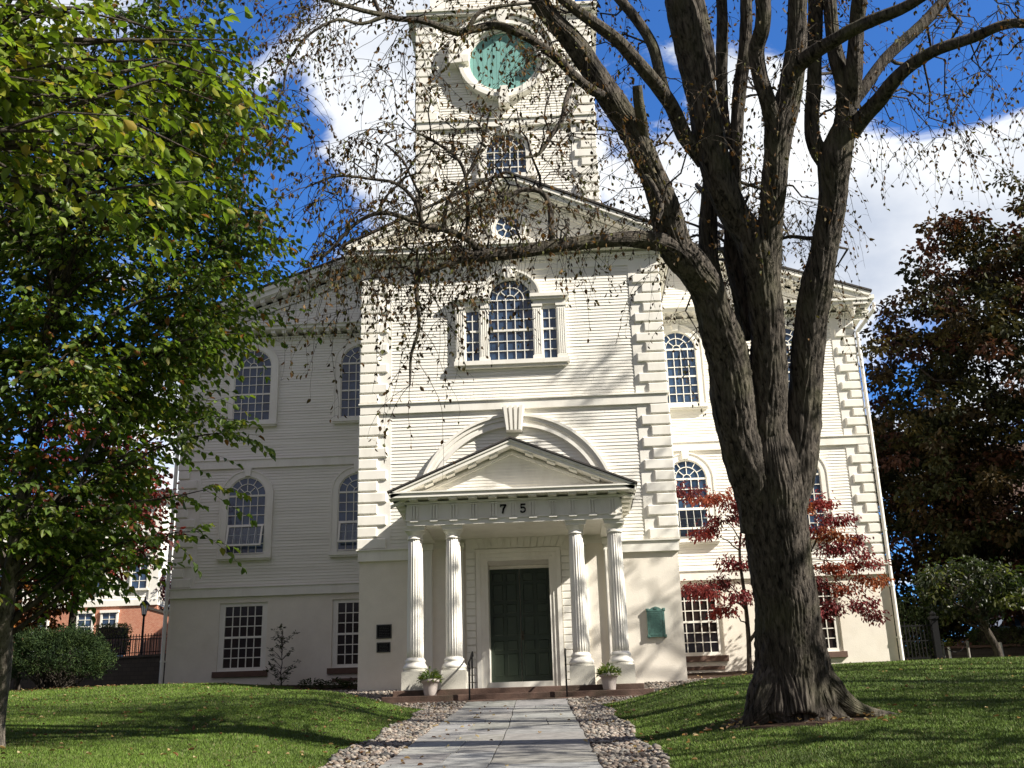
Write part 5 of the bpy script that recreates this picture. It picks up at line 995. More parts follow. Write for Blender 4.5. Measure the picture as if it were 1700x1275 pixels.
# ---- crowns made of many leaf clumps
def clump_tree(name, label, cat, base, trunk_h, r_trunk, centre, radii, n_clump, per, lsize, cols, wts, seed, clump_r=(0.5, 0.9), flat=0.6, leafm='leaf_dry', barkm='bark_dark', group=None, shell=0.45, limbs=40, droop=0.4, cut=None):
    g = np.random.default_rng(seed); t = thing(name, label, cat, base, group); base = np.array(base, float); centre = np.array(centre, float); radii = np.array(radii, float)
    top = np.array([centre[0], centre[1], centre[2] + radii[2] * 0.55]); mid = np.array([base[0] * 0.6 + centre[0] * 0.4, base[1] * 0.6 + centre[1] * 0.4, base[2] + trunk_h])
    T = dens([(*(base - [0, 0, 0.3]), r_trunk * 1.35), (*(base + [0, 0, 0.3]), r_trunk * 1.05), (*mid, r_trunk * 0.9), (*((mid + top) / 2 + g.normal(0, 0.15, 3)), r_trunk * 0.55), (*top, r_trunk * 0.12)], 0.15)
    C = []
    while len(C) < n_clump:
        d = rdir(1, g)[0]; r = g.uniform(shell, 1.0) ** 0.6 * g.uniform(0.86, 1.1); c = centre + d * radii * r
        if c[2] < base[2] + 0.3 or (cut and not cut(c)): continue
        C.append(c)
    C = np.array(C); lines = [(T[:, :3], T[:, 3], 18, seed)]
    for c in C[g.permutation(len(C))[:limbs]]:
        hd = np.hypot(*(c - T[len(T) // 2, :3])[:2]); k = int(np.clip(np.argmin(np.abs(T[:, 2] - (c[2] - 0.5 * hd - 0.3))), len(T) // 5, len(T) - 2)); b = T[k]; L = np.linalg.norm(c - b[:3]); lines.append((curve(b[:3], c, 0.08 * L, 8, g, 0.03 * L), np.linspace(min(0.55 * b[3], 0.012 + 0.014 * L), 0.006, 8), 7))
    V, F = tubes(lines, 0.3); np_mesh('trunk', V, F, M[barkm], t, None, True)
    n = len(C) * per; ci = np.repeat(np.arange(len(C)), per); cr = g.uniform(*clump_r, len(C))[ci]
    off = rdir(n, g) * (g.uniform(0, 1, (n, 1)) ** 0.5) * cr[:, None] * np.array([1, 1, flat]); P = C[ci] + off; D = norm(off) * 0.7 + rdir(n, g) * 0.6 + np.array([0, 0, -droop]); S = lsize * g.uniform(0.65, 1.3, n)
    V, F = leaf_mesh(P, D, np.tile([0, 0, 1.0], (n, 1)) + 0.8 * rdir(n, g), S, S * g.uniform(0.5, 0.75, n)); cl = np.array(cols)[g.choice(len(cols), len(C), p=np.array(wts) / sum(wts))] * g.uniform(0.65, 1.3, (len(C), 1)); col = cl[ci] * g.uniform(0.7, 1.3, (n, 1)); np_mesh('crown', V, F, M[leafm], t, np.repeat(col, 6, 0)); return t
DK = [(0.050, 0.036, 0.015), (0.034, 0.038, 0.014), (0.070, 0.032, 0.020), (0.06, 0.05, 0.015)]
def dk_cut(c): return True
clump_tree('dark_maple', 'large dark maple with bronze and purple leaves towering right of the church', 'tree', (24.0, 15.5, 1.7), 4.0, 0.42, (24.4, 15.5, 12.4), (9.0, 6.5, 10.9), 1400, 66, 0.25, DK, [4, 5, 2.5, 2], 51, (0.45, 0.95), 0.55, limbs=110)
clump_tree('dark_tree', 'dark leafed tree close behind the right rear corner of the church', 'tree', (18.6, 22.5, 2.3), 1.6, 0.2, (18.4, 22.0, 8.2), (4.2, 3.0, 6.6), 560, 46, 0.25, DK, [2, 4, 1, 3], 57, (0.45, 0.8), 0.55, limbs=60)
clump_tree('evergreen_shrub', 'dark evergreen shrub behind the black iron gate', 'shrub', (13.9, 10.6, 1.2), 0.5, 0.06, (13.9, 10.6, 2.3), (1.5, 1.2, 1.3), 70, 40, 0.13, [(0.02, 0.03, 0.012), (0.03, 0.04, 0.015)], [1, 1], 58, (0.3, 0.5), 0.7, 'needle', limbs=25)
clump_tree('green_tree', 'low green leafy tree under the dark maple with bright sunlit leaves', 'tree', (17.2, 10.2, 1.2), 1.0, 0.14, (16.5, 9.9, 3.75), (2.0, 1.7, 1.15), 100, 40, 0.17, [(0.026, 0.036, 0.013), (0.014, 0.022, 0.009), (0.075, 0.08, 0.03)], [3, 3, 2], 52, (0.4, 0.7), 0.6, 'leaf', limbs=40)
clump_tree('red_maple', 'deep red leafed tree behind the young green tree on the left', 'tree', (-14.5, 3.0, 0.6), 2.4, 0.13, (-13.9, 1.6, 6.5), (3.1, 2.5, 3.1), 150, 44, 0.17, [(0.15, 0.028, 0.02), (0.10, 0.02, 0.018), (0.17, 0.055, 0.02), (0.07, 0.022, 0.018)], [4, 3, 1.5, 2], 53, (0.4, 0.8), 0.6, 'leaf_red', limbs=50)
clump_tree('orange_maple', 'small tree with rusty orange and brown leaves above the dark yew bush', 'tree', (-16.2, 3.2, 0.6), 1.5, 0.11, (-15.9, 2.2, 3.2), (1.6, 1.3, 1.1), 75, 36, 0.15, [(0.22, 0.085, 0.016), (0.13, 0.05, 0.014), (0.06, 0.03, 0.014), (0.07, 0.07, 0.02)], [3, 3, 2, 2], 54, (0.35, 0.6), 0.5, 'leaf_dry', limbs=30)
clump_tree('purple_tree', 'purple leafed tree between the white house and the church corner', 'tree', (-22.2, 37.5, 5.6), 1.8, 0.14, (-22.0, 37.2, 9.6), (1.9, 1.7, 2.2), 60, 36, 0.22, [(0.08, 0.02, 0.025), (0.05, 0.018, 0.02)], [2, 2], 55, (0.4, 0.7), 0.6, 'leaf_red', limbs=25)
clump_tree('yellowing_tree', 'pale yellow green tree rising behind the red brick building', 'tree', (-33.0, 58, 8), 4, 0.3, (-30.3, 57.0, 15.5), (4.2, 4, 4.6), 80, 36, 0.5, [(0.22, 0.20, 0.10), (0.14, 0.15, 0.07), (0.25, 0.20, 0.06)], [3, 3, 1], 56, (0.8, 1.4), 0.6, 'leaf', limbs=30)
# ---- red dogwood beside the church
def dogwood():
    g = np.random.default_rng(61); base = np.array([7.15, 4.3, 0.60]); t = thing('dogwood', 'red leaved dogwood against the church wall behind the huge trunk', 'tree', tuple(base))
    lay = [(5.4, 3.3, 6.25, .75), (6.2, 3.1, 6.0, .8), (6.6, 3.4, 5.3, .7), (7.1, 3.0, 5.75, .7), (6.0, 3.5, 4.95, .5), (5.9, 3.3, 2.95, .75), (6.3, 3.6, 3.3, .55), (5.5, 3.2, 3.15, .5), (6.4, 3.5, 2.45, .5), (6.9, 3.5, 3.9, .6), (7.5, 3.2, 4.8, .6), (6.8, 3.1, 2.8, .5), (7.9, 3.3, 5.6, .7), (8.8, 3.1, 5.6, .75), (9.6, 3.1, 5.65, .7), (10.2, 3.4, 5.2, .6), (9.3, 3.3, 4.9, .7), (10.3, 3.3, 4.2, .75), (10.9, 3.5, 3.75, .65), (11.25, 3.6, 3.2, .55), (9.8, 3.2, 3.6, .7), (10.4, 3.4, 3.0, .6), (9.2, 3.3, 3.2, .6), (10.0, 3.3, 2.4, .5), (10.7, 3.5, 2.45, .5), (8.5, 3.2, 4.0, .7), (8.0, 3.4, 3.2, .6), (9.3, 3.5, 2.2, .5), (9.1, 3.9, 1.1, .3), (10.8, 3.4, 4.5, .5), (10.0, 3.2, 4.65, .6), (11.1, 3.6, 2.1, .35)]
    T = dens([(*(base - [0, 0, .2]), .11), (*(base + [0, 0, .15]), .085), (7.2, 4.25, 1.7, .075), (7.18, 4.1, 2.9, .06), (7.1, 3.8, 4.3, .045), (7.3, 3.5, 5.6, .02)], 0.08); lines = [(T[:, :3], T[:, 3], 14, 5)]
    f = dens([(7.2, 4.25, 1.5, .06), (7.55, 4.1, 1.95, .055), (8.2, 3.9, 2.9, .045), (9.2, 3.6, 4.0, .03), (9.8, 3.4, 5.1, .012)], 0.08); lines.append((f[:, :3], f[:, 3], 10, 6)); nd = np.vstack([T, f])
    LP = []; LD = []; ci = []
    for k, (x, y, z, r) in enumerate(lay):
        c = np.array([x, y, z]); d = np.linalg.norm(nd[:, :3] - (c - [0, 0, 0.6]), axis=1); b = nd[int(np.argmin(d))]; lines.append((curve(b[:3], c, 0.15, 7, g, 0.03), np.linspace(min(0.6 * b[3], 0.03), 0.006, 7), 6))
        for q in range(9):
            a = g.uniform(0, 6.28); e = c + [math.cos(a) * r * 0.9, math.sin(a) * r * 0.8, g.normal(0, 0.12)]; lines.append((curve(c, e, 0.05, 4, g, 0.02), np.linspace(0.007, 0.003, 4), 3))
            m = int(38 * r / 0.6); u = g.uniform(0.15, 1.08, m)[:, None]; P = c + (e - c) * u + g.normal(0, [.13, .13, .085], (m, 3)); LP.append(P); ci += [k] * m; dd = np.tile((e - c)[None] / r, (m, 1)) * 0.6 + g.normal(0, 0.5, (m, 3)) + [0, 0, -0.75]; LD.append(dd)
    V, F = tubes(lines, 0.25); np_mesh('trunk', V, F, M['bark_dark'], t, None, True)
    P = np.concatenate(LP); n = len(P); S = g.uniform(0.085, 0.15, n); V, F = leaf_mesh(P, np.concatenate(LD), np.tile([0, 0, 1.0], (n, 1)) + 0.6 * rdir(n, g), S, S * 0.52, 0.3)
    cl = np.array([(0.21, 0.042, 0.036), (0.16, 0.032, 0.034), (0.24, 0.068, 0.036), (0.26, 0.10, 0.035), (0.12, 0.03, 0.03)])[g.choice(5, len(lay), p=[.34, .26, .18, .07, .15])]; col = cl[np.array(ci)] * g.uniform(0.6, 1.4, (n, 1)); np_mesh('crown', V, F, M['leaf_red'], t, np.repeat(col, 6, 0))
dogwood()
# ---- yew bush, slender shrub, ground plants
def yew():
    g = np.random.default_rng(71); c = np.array([-14.0, 1.3, 1.35]); t = thing('yew_bush', 'wide rounded dark green yew bush at the far left edge of the lawn', 'bush', (-14.0, 1.3, gz(-14, 1.3)))
    lines = []
    for _ in range(60): d = rdir(1, g)[0]; d[2] = abs(d[2]) * 0.8; lines.append((curve([-14 + g.uniform(-.5, .5), 1.3 + g.uniform(-.4, .4), gz(-14, 1.3) - .05], c + d * [1.45, 1.2, 0.8] - [0, 0, .3], 0.1, 6, g, 0.06), np.linspace(0.03, 0.008, 6), 5))
    V, F = tubes(lines); np_mesh('stems', V, F, M['bark_dark'], t)
    m = 1500; d = rdir(m, g); d[:, 2] = np.where(d[:, 2] < -0.55, -d[:, 2], d[:, 2]); lump = 1 + 0.10 * np.sin(d[:, 0] * 5 + 1) * np.sin(d[:, 1] * 4) + 0.10 * np.sin(d[:, 0] * 9) * np.cos(d[:, 2] * 7); C = c + d * np.array([1.62, 1.3, 0.92]) * (lump * g.uniform(0.62, 1.02, m))[:, None]; C[:, 2] = np.maximum(C[:, 2], gz(-14, 1.3) + 0.12)
    per = 16; n = m * per; ci = np.repeat(np.arange(m), per); sh = norm(d + [0, 0, 0.5])[ci]; P = C[ci] + g.normal(0, 0.075, (n, 3)); D = sh * 0.6 + rdir(n, g) * 0.8; S = g.uniform(0.05, 0.11, n)
    V, F = leaf_mesh(P, D, rdir(n, g), S, S * 0.28); cc = np.array([(0.030, 0.052, 0.018), (0.020, 0.036, 0.014), (0.05, 0.075, 0.022)])[g.choice(3, m, p=[.5, .3, .2])]; np_mesh('foliage', V, F, M['needle'], t, np.repeat(cc[ci] * g.uniform(0.6, 1.4, (n, 1)), 6, 0))
yew()
def small_shrub():
    g = np.random.default_rng(72); b = np.array([-8.05, 4.75, gz(-8.05, 4.75)]); t = thing('slender_shrub', 'slender young evergreen shrub with dark leaves beside the basement window', 'shrub', tuple(b)); lines = [(curve(b - [0, 0, .05], b + [-.06, -.05, 1.78], 0, 8, g, 0.015), np.linspace(.022, .006, 8), 6)]; LP = []; LD = []
    for (dx, z, r, nb) in ((-.35, .45, .25, 5), (.30, .42, .22, 5), (-.38, .62, .22, 5), (.28, .62, .2, 4), (-.32, .8, .2, 4), (-.30, 1.08, .2, 5), (.22, 1.1, .2, 4), (-.02, 1.25, .18, 5), (-.05, 1.5, .22, 6), (.22, 1.58, .22, 5), (-.28, 1.62, .2, 5), (0, 1.8, .15, 4), (-.1, .2, .2, 4), (.25, .2, .2, 3)):
        c = b + [dx, g.uniform(-.2, .1), z]
        for _ in range(nb):
            e = c + g.normal(0, r * 0.45, 3); lines.append((curve(b + [-.02, 0, max(.05, z - .25)], e, .03, 5, g, .01), np.linspace(.007, .003, 5), 4))
            for _ in range(7): LP.append(e + g.normal(0, .025, 3)); v = rdir(1, g)[0]; v[2] = abs(v[2]) * .5 - .1; LD.append(v)
    V, F = tubes(lines); np_mesh('stem', V, F, M['bark_dark'], t)
    n = len(LP); S = g.uniform(.08, .13, n); V, F = leaf_mesh(np.array(LP), np.array(LD), np.tile([0, 0, 1.0], (n, 1)) + .4 * rdir(n, g), S, S * .36); np_mesh('foliage', V, F, M['needle'], t, leaf_tint(n, [(.03, .045, .018), (.045, .055, .02)], [2, 1], .3, g))
small_shrub()
def low_plant(x, y, r, n, seed, label, cols, h=0.25, group=None):
    g = np.random.default_rng(seed); b = np.array([x, y, gz(x, y)]); t = thing('low_plant', label, 'plant', tuple(b), group); a = g.uniform(0, 6.28, n); rr = r * np.sqrt(g.uniform(0, 1, n)); P = b + np.stack([rr * np.cos(a), rr * np.sin(a) * .7, g.uniform(0.02, h, n) * (1.1 - rr / r * .6)], 1); D = np.stack([np.cos(a), np.sin(a), g.uniform(-.5, .8, n)], 1); S = g.uniform(.08, .16, n); V, F = leaf_mesh(P, D, np.tile([0, 0, 1.0], (n, 1)) + .5 * rdir(n, g), S, S * .4); np_mesh('foliage', V, F, M['leaf'], t, leaf_tint(n, cols, [1] * len(cols), .3, g))
    V, F = tubes([(curve(b, P[i], .03, 4), [.006, .005, .004, .003], 3) for i in range(0, n, 6)]); np_mesh('stem', V, F, M['leaf_stem'], t)
for i, (x, y, r, n, lb) in enumerate(((-6.9, 3.9, .38, 150, 'low dark leafy plant in the mulch bed nearest the slender shrub'), (-6.1, 3.6, .45, 190, 'broad low leafy plant in the mulch bed under the left inner basement window'), (-5.3, 2.9, .35, 140, 'low dark leafy plant in the mulch bed closest to the left bay corner'))): low_plant(x, y, r, n, 80 + i, lb, [(.03, .045, .02), (.04, .06, .02), (.05, .05, .03)], .34, 'low plants in the shaded mulch bed')
# ---- trees standing outside the view to the right: their shade falls on the lawn and the front
SP = [(0.06, 0.055, 0.02), (0.09, 0.06, 0.02), (0.05, 0.06, 0.02)]
sh = [(17.5, -19.5, 12, 3.8, 48, 0.24, 0.2), (24.5, -14.0, 16.5, 4.4, 46, 0.26, 0.18), (15.0, -25.0, 13, 3.8, 46, 0.22, 0.2), (20.0, -6.5, 18, 4.2, 34, 0.28, 0.16), (20.5, -28, 13, 4.2, 64, 0.26, 0.22), (27, -21.5, 18.5, 4.6, 50, 0.28, 0.22),
      (14.8, -18.0, 22, 3.7, 54, 0.28, 0.2), (20.5, -15.5, 24, 4.6, 52, 0.32, 0.2), (22.5, -10.5, 27, 4.6, 36, 0.34, 0.2)]
for i, (x, y, h, r, nc, rt, ls) in enumerate(sh):
    b = gz(x, y); clump_tree('street_tree', 'half bare autumn tree standing beyond the right edge of the lawn', 'tree', (x, y, b), h * 0.42, rt, (x, y, b + h * 0.70), (r, r, h * 0.34), nc, 34, ls, SP, [1, 1, 1], 120 + i, (0.5, 1.0), 0.5, group='autumn trees right of the lawn', limbs=nc)

# ================================================================== SURROUNDINGS
# ---- left: retaining wall with railings, lamp, house
rw_ = thing('retaining_wall', 'dark brown stone retaining wall running left from the church corner', 'wall', (-21, 11.6, 1.0))
mb = MB(); xs = np.arange(-36, -12.3, 1.5)
for x in xs: a, b = gz(x, 11), gz(x + 1.5, 11); zt = 2.52 + (x + 13) * 0.028; mb.obox((x, 11.4, 0), (1, 0, 0), (0, -1, 0), 0, 1.5, -0.4, 0, min(a, b) - .6, zt, 0.028)
mb.build('wall', M['wallstone'], rw_)
mb = MB(); mb.obox((-36, 11.4, 2.52 - 23 * .028), (1, 0, 0), (0, -1, 0), 0, 24, -0.44, 0.05, 0.002, 0.09, 0.028); mb.build('coping', M['wallstone'], rw_)
fe = thing('railing_fence', 'thin iron picket railing on top of the dark retaining wall', 'fence', (-24, 11.6, 2.3))
mb = MB()
for i in range(200):
    x = -36 + i * 0.118; z = 2.61 + (x + 13) * 0.028; mb.box(x - .012, x + .012, 11.57, 11.594, z, z + 0.85)
mb.build('picket', M['metal'], fe); fe.children[0].name = 'pickets'
mb = MB()
for zz in (0.12, 0.74): mb.obox((-36, 11.6, 2.61 - 23 * .028), (1, 0, 0), (0, -1, 0), 0, 23.6, 0.0, 0.02, zz, zz + .03, 0.028)
mb.build('rail', M['metal'], fe)
f2 = thing('railing_fence', 'rusty reddish railing along the pavement in front of the white house', 'fence', (-20, 19, 3.4))
mb = MB()
for i in range(120):
    x = -26.5 + i * 0.1; y = 19.5; z = gz(x, y) ; mb.box(x - .014, x + .014, y - .012, y + .012, z, z + 0.95)
mb.build('pickets', M['brownstone'], f2)
mb = MB(); mb.obox((-26.5, 19.52, gz(-20, 19.5)), (1, 0, 0), (0, -1, 0), 0, 12, 0, .03, .88, .93); mb.build('rail', M['brownstone'], f2)
lp = thing('street_lamp', 'black street lamp with lantern head in front of the white house', 'street lamp', (-19.2, 22.0, gz(-19.2, 22)))
lx, ly, lz = lp.location; H0 = 3.95 + 2.62
mb = MB(); mb.lathe([(.14, lz - .1), (.14, lz + .25), (.09, lz + .35), (.065, lz + .6), (.05, 5.6), (.075, 5.62), (.05, 5.68)], lx, ly, 14); mb.build('post', M['metal'], lp)
mb = MB(); mb.lathe([(.10, 5.70), (.19, 6.15)], lx, ly, 8); mb.build('lantern_glass', M['lamp_glass'], lp)
mb = MB(); mb.lathe([(.12, 5.66), (.12, 5.70)], lx, ly, 8); mb.lathe([(.26, 6.15), (.25, 6.20), (.10, 6.36), (.05, 6.40), (.05, 6.48), (.015, 6.6)], lx, ly, 8)
for i in range(8): q = math.pi / 4 * i; mb.tube([(lx + .105 * math.cos(q), ly + .105 * math.sin(q), 5.7), (lx + .195 * math.cos(q), ly + .195 * math.sin(q), 6.15)], .01, 4)
mb.build('lantern_frame', M['metal'], lp)
hs = thing('white_house', 'tall white clapboard house on a red brick ground floor, left of the church', 'house', (-32, 38, 5))
mb = MB(); mb.box(-48, -23.6, 36, 48, 3, 8.4); mb.build('brick_base', M['brick'], hs)
mb = MB(); mb.box(-48, -23.7, 36.1, 48, 8.4, 15.2); siding(mb, 8.7, 15.0, bx(-47.5, -24.2), 36.1, 0.17, 0.02); mb.build('upper_wall', M['house'], hs)
mb = MB(); mb.box(-48.1, -23.55, 35.9, 48.1, 8.35, 8.7); mb.box(-24.2, -23.65, 36.0, 36.12, 8.7, 15.0); mb.box(-48.4, -23.3, 35.7, 48.3, 15.0, 15.25); mb.box(-48.6, -23.1, 35.5, 48.5, 15.25, 15.4); mb.build('trim', M['trim'], hs)
mb = MB(); mb.obox((-48.7, 35.4, 15.4), (1, 0, 0), (0, 1, 0), 0, 25.7, 0, 13, .002, .1); mb.build('roof', M['roof'], hs)
def house_win(cx, z0, w, h, y, parent, hood=False, hv=None):
    f = MB(); f.box(cx - w / 2 - .12, cx - w / 2, y - .1, y + .02, z0, z0 + h); f.box(cx + w / 2, cx + w / 2 + .12, y - .1, y + .02, z0, z0 + h); f.box(cx - w / 2 - .16, cx + w / 2 + .16, y - .16, y + .02, z0 + h, z0 + h + .16); f.box(cx - w / 2 - .16, cx + w / 2 + .16, y - .16, y + .02, z0 - .12, z0)
    if hood: f.box(cx - w / 2 - .3, cx + w / 2 + .3, y - .4, y + .02, z0 + h + .16, z0 + h + .42)
    r = f.build('window', M['trim'], parent); g_ = MB(); g_.box(cx - w / 2, cx + w / 2, y - .03, y - .01, z0, z0 + h); g_.build('pane', M['glass'], r); s = MB(); s.box(cx - w / 2, cx + w / 2, y - .07, y - .02, z0 + h / 2 - .03, z0 + h / 2 + .03); muntins(s, cx - w / 2, cx + w / 2, z0, z0 + h / 2 - .03, 2, 2, y - .04, .04); muntins(s, cx - w / 2, cx + w / 2, z0 + h / 2 + .03, z0 + h, 2, 2, y - .04, .04); s.build('sash', M['trim'], r)
for cx in (-26.5, -28.0, -30.8, -34): house_win(cx, 6.35, 0.85, 1.6, 35.98, hs)
for cx in (-24.85, -27.5, -30.5, -33.5): house_win(cx, 9.4, 0.95, 2.0, 36.07, hs, True)
gw = thing('garden_wall', 'red brick garden wall with stone coping between the lamp and the church', 'wall', (-21.5, 33.2, 5))
mb = MB(); mb.obox((-23.2, 33.0, 0), (1, 0, 0), (0, -1, 0), 0, 5.5, -.35, 0, 3.5, 7.7, -0.30); mb.build('brickwork', M['brick'], gw)
mb = MB(); mb.obox((-23.2, 33.0, 0), (1, 0, 0), (0, -1, 0), -.05, 5.55, -.40, .05, 7.702, 7.84, -0.30); mb.build('coping', M['wallstone'], gw)
rb = thing('brick_building', 'bright red brick building with dark bracketed cornice and slate roof in the distance', 'building', (-29, 66, 10))
mb = MB(); mb.box(-33.0, -22, 62, 74, 5, 17.0); mb.build('wall', M['brick_red'], rb)
mb = MB(); mb.box(-33.6, -21.6, 61.4, 74, 17.0, 17.55); mb.box(-33.9, -21.4, 61.1, 74, 17.55, 17.75)
for i in range(16): mb.box(-33.2 + i * .7, -33.0 + i * .7, 61.3, 62, 16.5, 17.0)
mb.build('cornice', M['roof'], rb)
mb = MB(); mb.prism([(-33.6, 17.76), (-21.6, 17.76), (-24.6, 21.5), (-30.6, 21.5)], 62, 74); mb.build('roof', mat('slate', (.16, .18, .21), .7, .1, 6), rb)
house_win(-30.4, 13.3, .9, 2.0, 61.98, rb)
hg = thing('hedge', 'small clipped hedge by the brick wall behind the railing on the left', 'hedge', (-20.6, 21.0, 3.6))
def hedge_leaves(t, c, s, n, sz, cols, seed):
    g = np.random.default_rng(seed); P = np.array(c) + (g.uniform(-1, 1, (n, 3))) * np.array(s); ax_ = g.integers(0, 3, n); sg = g.choice([-1, 1], n)
    far = g.uniform(0, 1, n) < .75
    for k in range(3): m = far & (ax_ == k); P[m, k] = c[k] + sg[m] * s[k] * g.uniform(.9, 1.04, m.sum())
    V, F = leaf_mesh(P, rdir(n, g), rdir(n, g), g.uniform(.6, 1.3, n) * sz, g.uniform(.3, .6, n) * sz); np_mesh('foliage', V, F, M['leaf'], t, leaf_tint(n, cols, [1] * len(cols), .35, g))
    mb = MB(); mb.box(c[0] - s[0] * .8, c[0] + s[0] * .8, c[1] - s[1] * .8, c[1] + s[1] * .8, c[2] - s[2] * 1.3, c[2] + s[2] * .75); mb.build('branch_core', M['bark_dark'], t)
hedge_leaves(hg, (-20.9, 22.6, 4.7), (.75, .5, .62), 2200, .10, [(.10, .11, .035), (.07, .09, .03), (.14, .13, .05)], 3)
pk = thing('parked_car', 'silver car partly hidden behind the yew bush near the white house', 'car', (-23.4, 24.2, gz(-23.4, 24.2)))
def car(t, cx, cy, cz, m, L=4.3, ang=0):
    P = [(-.5, .35), (-.5, .62), (-.46, .8), (-.22, .92), (-.10, 1.36), (.0, 1.45), (.2, 1.46), (.33, 1.36), (.44, .98), (.5, .9), (.5, .38)]
    for nm, mm, pts, w in (('body', m, P, .86), ('glasshouse', M['glass'], [(-.195, .94), (-.095, 1.33), (.0, 1.405), (.2, 1.415), (.32, 1.32), (.405, .96)], .868)):
        b = MB(); q = [(cx + p[0] * L, cz + p[1]) for p in pts]; q = q[::-1] if True else q; b.prism(q, cy - w, cy + w); o = b.build(nm, mm, t)
        if nm == 'body': bv = o.modifiers.new('edge', 'BEVEL'); bv.width = .07; bv.segments = 3
    for sx in (-.31, .31):
        for sy in (-.84, .84):
            b = MB(); b.lathe([(.20, -.10), (.31, -.10), (.33, -.06), (.33, .06), (.31, .10), (.20, .10)], 0, 0, 20); b.v = [(cx + sx * L + p[0], cy + sy + p[2], cz + .33 + p[1]) for p in b.v]; wh = b.build('wheel', M['metal'], t); b = MB(); b.lathe([(.0, -.11), (.2, -.115), (.2, .115), (.0, .11)], 0, 0, 14, caps=False); b.v = [(cx + sx * L + p[0], cy + sy + p[2], cz + .33 + p[1]) for p in b.v]; b.build('rim', M['lamp_glass'], wh)
car(pk, *pk.location, mat('silver_car_paint', (.5, .5, .5), .25, .03, 3, spec=.8))
# ---- right: iron gate fence, chain posts, brick planter, hedge, car, stone building
ig = thing('iron_gate', 'black iron gate and railing at the right rear corner of the church', 'gate', (13.6, 8.6, 1.0))
mb = MB(); 
for i in range(14): x = 12.7 + i * .13; mb.box(x - .014, x + .014, 8.59, 8.618, gz(x, 8.6) - .02, gz(13.4, 8.6) + 1.35 + (.1 if i % 3 == 0 else 0))
for zz in (.15, .75, 1.28): mb.box(12.65, 14.5, 8.585, 8.622, gz(13.4, 8.6) + zz, gz(13.4, 8.6) + zz + .04)
mb.build('bars', M['metal'], ig)
mb = MB(); zb = gz(14.5, 8.6); mb.box(14.42, 14.64, 8.5, 8.72, zb - .1, zb + 1.5); mb.box(14.38, 14.68, 8.46, 8.76, zb + 1.5, zb + 1.6); mb.box(14.36, 14.70, 8.44, 8.78, zb - .1, zb + .14); mb.lathe([(.09, zb + 1.6), (.12, zb + 1.7), (.03, zb + 1.8)], 14.53, 8.61, 10); mb.build('gate_post', M['metal'], ig)
M['white_post'] = mat('white_post_paint', (.7, .68, .6), .5, .06, 5)
def chain_post(x, y, label):
    z = gz(x, y); t = thing('chain_post', label, 'post', (x, y, z), 'chain posts on the side lawn'); mb = MB(); mb.lathe([(.055, z - .1), (.05, z + .62), (.06, z + .63), (.06, z + .68), (.02, z + .72)], x, y, 10); mb.build('shaft', M['post_grey'], t); mb = MB(); mb.tube([(x - .07, y, z + .56), (x + .07, y, z + .56)], .014, 6); mb.build('hook', M['metal'], t); return (x, y, z + .56)
M['post_grey'] = mat('grey_post', (.25, .23, .2), .7, .15, 6)
a = chain_post(15.55, 11.2, 'grey chain post on the side lawn, nearer the church'); b = chain_post(16.55, 11.4, 'grey chain post on the side lawn, farther from the church')
def chain(p, q, label):
    t = thing('chain', label, 'chain', tuple((Vector(p) + Vector(q)) / 2), 'chains hung between posts'); P = curve(p, q, -.26, 16); mb = MB(); mb.tube([tuple(v) for v in P], .016, 6); mb.build('links', M['metal'], t)
chain((a[0] + .05, a[1], a[2]), (b[0] - .05, b[1], b[2]), 'sagging black chain between the two grey posts'); chain((14.72, 10.4, a[2] + .05), (a[0] - .05, a[1], a[2]), 'sagging black chain from the church side to the nearer post')
for (x, y, h, lb) in ((18.9, 14.4, .62, 'leaning white bollard in front of the clipped hedge'), (16.9, 14.6, .5, 'short white post between the chain posts')):
    z = gz(x, y); t = thing('white_post', lb, 'post', (x, y, z)); mb = MB(); mb.tube([(x, y, z - .1), (x - .02, y, z + h * .98)], .07 if h > .55 else .05, 12); mb.tube([(x - .02, y, z + h * .98), (x - .02, y, z + h)], [.075, .04], 12); mb.build('shaft', M['white_post'], t)
bp_ = thing('brick_planter', 'long low red brick planter behind the side lawn', 'planter', (18.5, 17.8, 1.9)); mb = MB(); zb = gz(18.5, 17.3); mb.box(15.4, 21.6, 17.3, 19.3, zb - .5, zb + .42); mb.build('brickwork', M['brick_dull'] if 'brick_dull' in M else M['wallstone'], bp_)
mb = MB(); mb.box(15.3, 21.7, 17.2, 19.4, zb + .422, zb + .52); mb.build('coping', M['sill_stone'], bp_)
h2 = thing('clipped_hedge', 'clipped green hedge on the brick planter at the far right', 'hedge', (20.4, 18.3, zb + .5)); hedge_leaves(h2, (20.4, 18.2, zb + .85), (1.35, .7, .40), 4200, .09, [(.06, .085, .02), (.045, .07, .02)], 5)
for i, (x, lb) in enumerate(((17.0, 'yellow green flowering plant in the brick planter, farthest left'), (17.8, 'yellow green flowering plant in the brick planter, in the middle'), (18.5, 'pinkish plant in the brick planter beside the clipped hedge'))):
    g = np.random.default_rng(90 + i); n = 260; t = thing('flowering_plant', lb, 'plant', (x, 17.8, zb + .5), 'plants in the brick planter'); P = np.array([x, 17.8, zb + .55]) + g.normal(0, [.28, .2, .13], (n, 3)); S = g.uniform(.07, .14, n); V, F = leaf_mesh(P, rdir(n, g), rdir(n, g), S, S * .5); np_mesh('foliage', V, F, M['leaf'], t, leaf_tint(n, [(.30, .28, .05), (.12, .15, .03), (.2, .2, .04)] if i < 2 else [(.30, .14, .13), (.14, .10, .05)], [1] * (3 if i < 2 else 2), .3, g))
    V, F = tubes([(curve([x, 17.8, zb + .45], P[j], .05, 4), [.008, .006, .005, .004], 3) for j in range(0, n, 14)]); np_mesh('stem', V, F, M['leaf_stem'], t)
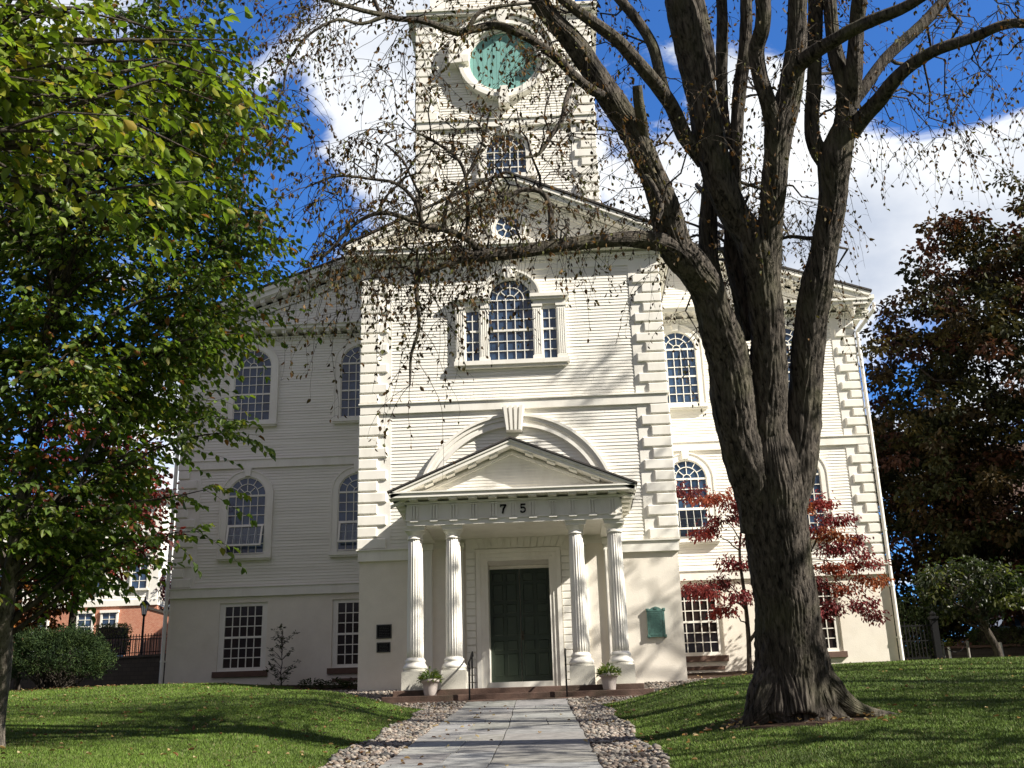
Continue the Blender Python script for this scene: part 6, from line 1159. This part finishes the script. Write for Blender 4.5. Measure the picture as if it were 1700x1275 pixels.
cr_ = thing('parked_car', 'blue grey car parked behind the clipped hedge at the far right', 'car', (22.6, 22.6, gz(22.6, 22.6))); car(cr_, 22.6, 22.6, gz(22.6, 22.6) + .35, M['car'])
sb = thing('stone_building', 'dark plum coloured stone building at the far right edge', 'building', (33, 40, 5)); mb = MB(); mb.box(28.2, 46, 37, 42, 2, 16); mb.build('wall', M['purplebrick'], sb)
mb = MB(); mb.box(28.0, 46, 36.8, 42, 5.7, 5.95); mb.box(28.0, 46, 36.7, 42, 9.3, 9.7); mb.box(27.8, 46, 36.4, 42.2, 16, 16.6); mb.build('string_course', M['sill_stone'], sb)
for cx in (29.4, 31.4, 34, 37): house_win(cx, 6.2, .75, 2.2, 36.98, sb)
for cx in (29.4, 31.4, 34, 37): house_win(cx, 10.6, .75, 2.2, 36.98, sb)
# street and kerb behind the side lawn
mb = MB()
def sheet(name, x0, x1, y0, y1, dz, m, label, nx=40, ny=14):
    X, Y = np.meshgrid(np.linspace(x0, x1, nx), np.linspace(y0, y1, ny)); Z = ground_z(X, Y) + dz; V = np.stack([X, Y, Z], -1).reshape(-1, 3); i = (np.arange(ny - 1)[:, None] * nx + np.arange(nx - 1)[None]).ravel(); o = np_mesh(name, V, np.stack([i, i + 1, i + nx + 1, i + nx], 1), m, None, None, True, (0, 0, 0)); return tag(o, label, None, None, 'structure')
sheet('road', 14, 60, 20.3, 27, 0.03, M['asphalt'], 'grey asphalt road beyond the brick planter')
M['concrete'] = mat('pale_concrete', (.42, .40, .37), .9, .1, 6, .2, 40)
sheet('pavement', 14, 60, 19.45, 20.2, 0.06, M['concrete'], 'pale concrete pavement along the road on the right')
sheet('road', -60, -13.5, 20.2, 26.5, 0.03, M['asphalt'], 'grey asphalt road in front of the white house'); sheet('pavement', -60, -13.5, 15.5, 20.0, 0.05, M['brickpave'] if 'brickpave' in M else M['concrete'], 'pavement behind the iron railing on the left')

# ---- unseen buildings across the street, added to close off the sky in front of the church
for i, (x0, x1, h, lb) in enumerate(((-62, -34, 15, 'unseen long brick row across the street behind the viewer, farthest left'), (-32, -6, 19, 'unseen tall brick block across the street behind the viewer'), (-3, 12, 14, 'unseen brick house across the street behind the viewer'))):
    b = thing('unseen_building', lb, 'building', ((x0 + x1) / 2, -62, -7), 'unseen buildings across the street'); z0 = -7.0
    mb = MB(); mb.box(x0, x1, -74, -60, z0, z0 + h); mb.build('wall', M['brick'], b); mb = MB(); mb.box(x0 - .3, x1 + .3, -74.3, -59.6, z0 + h, z0 + h + .6); mb.build('cornice', M['sill_stone'], b)
    w = MB(); g_ = MB()
    for fl in range(int(h / 3.6)):
        for k in range(int((x1 - x0) / 3)): cx = x0 + 1.5 + k * 3; zz = z0 + 1.2 + fl * 3.6; w.box(cx - .7, cx + .7, -60.02, -59.93, zz - .1, zz + 2.0); g_.box(cx - .55, cx + .55, -59.94, -59.91, zz, zz + 1.9)
    w.build('window_trim', M['trim'], b); g_.build('window_glass', M['glass'], b)
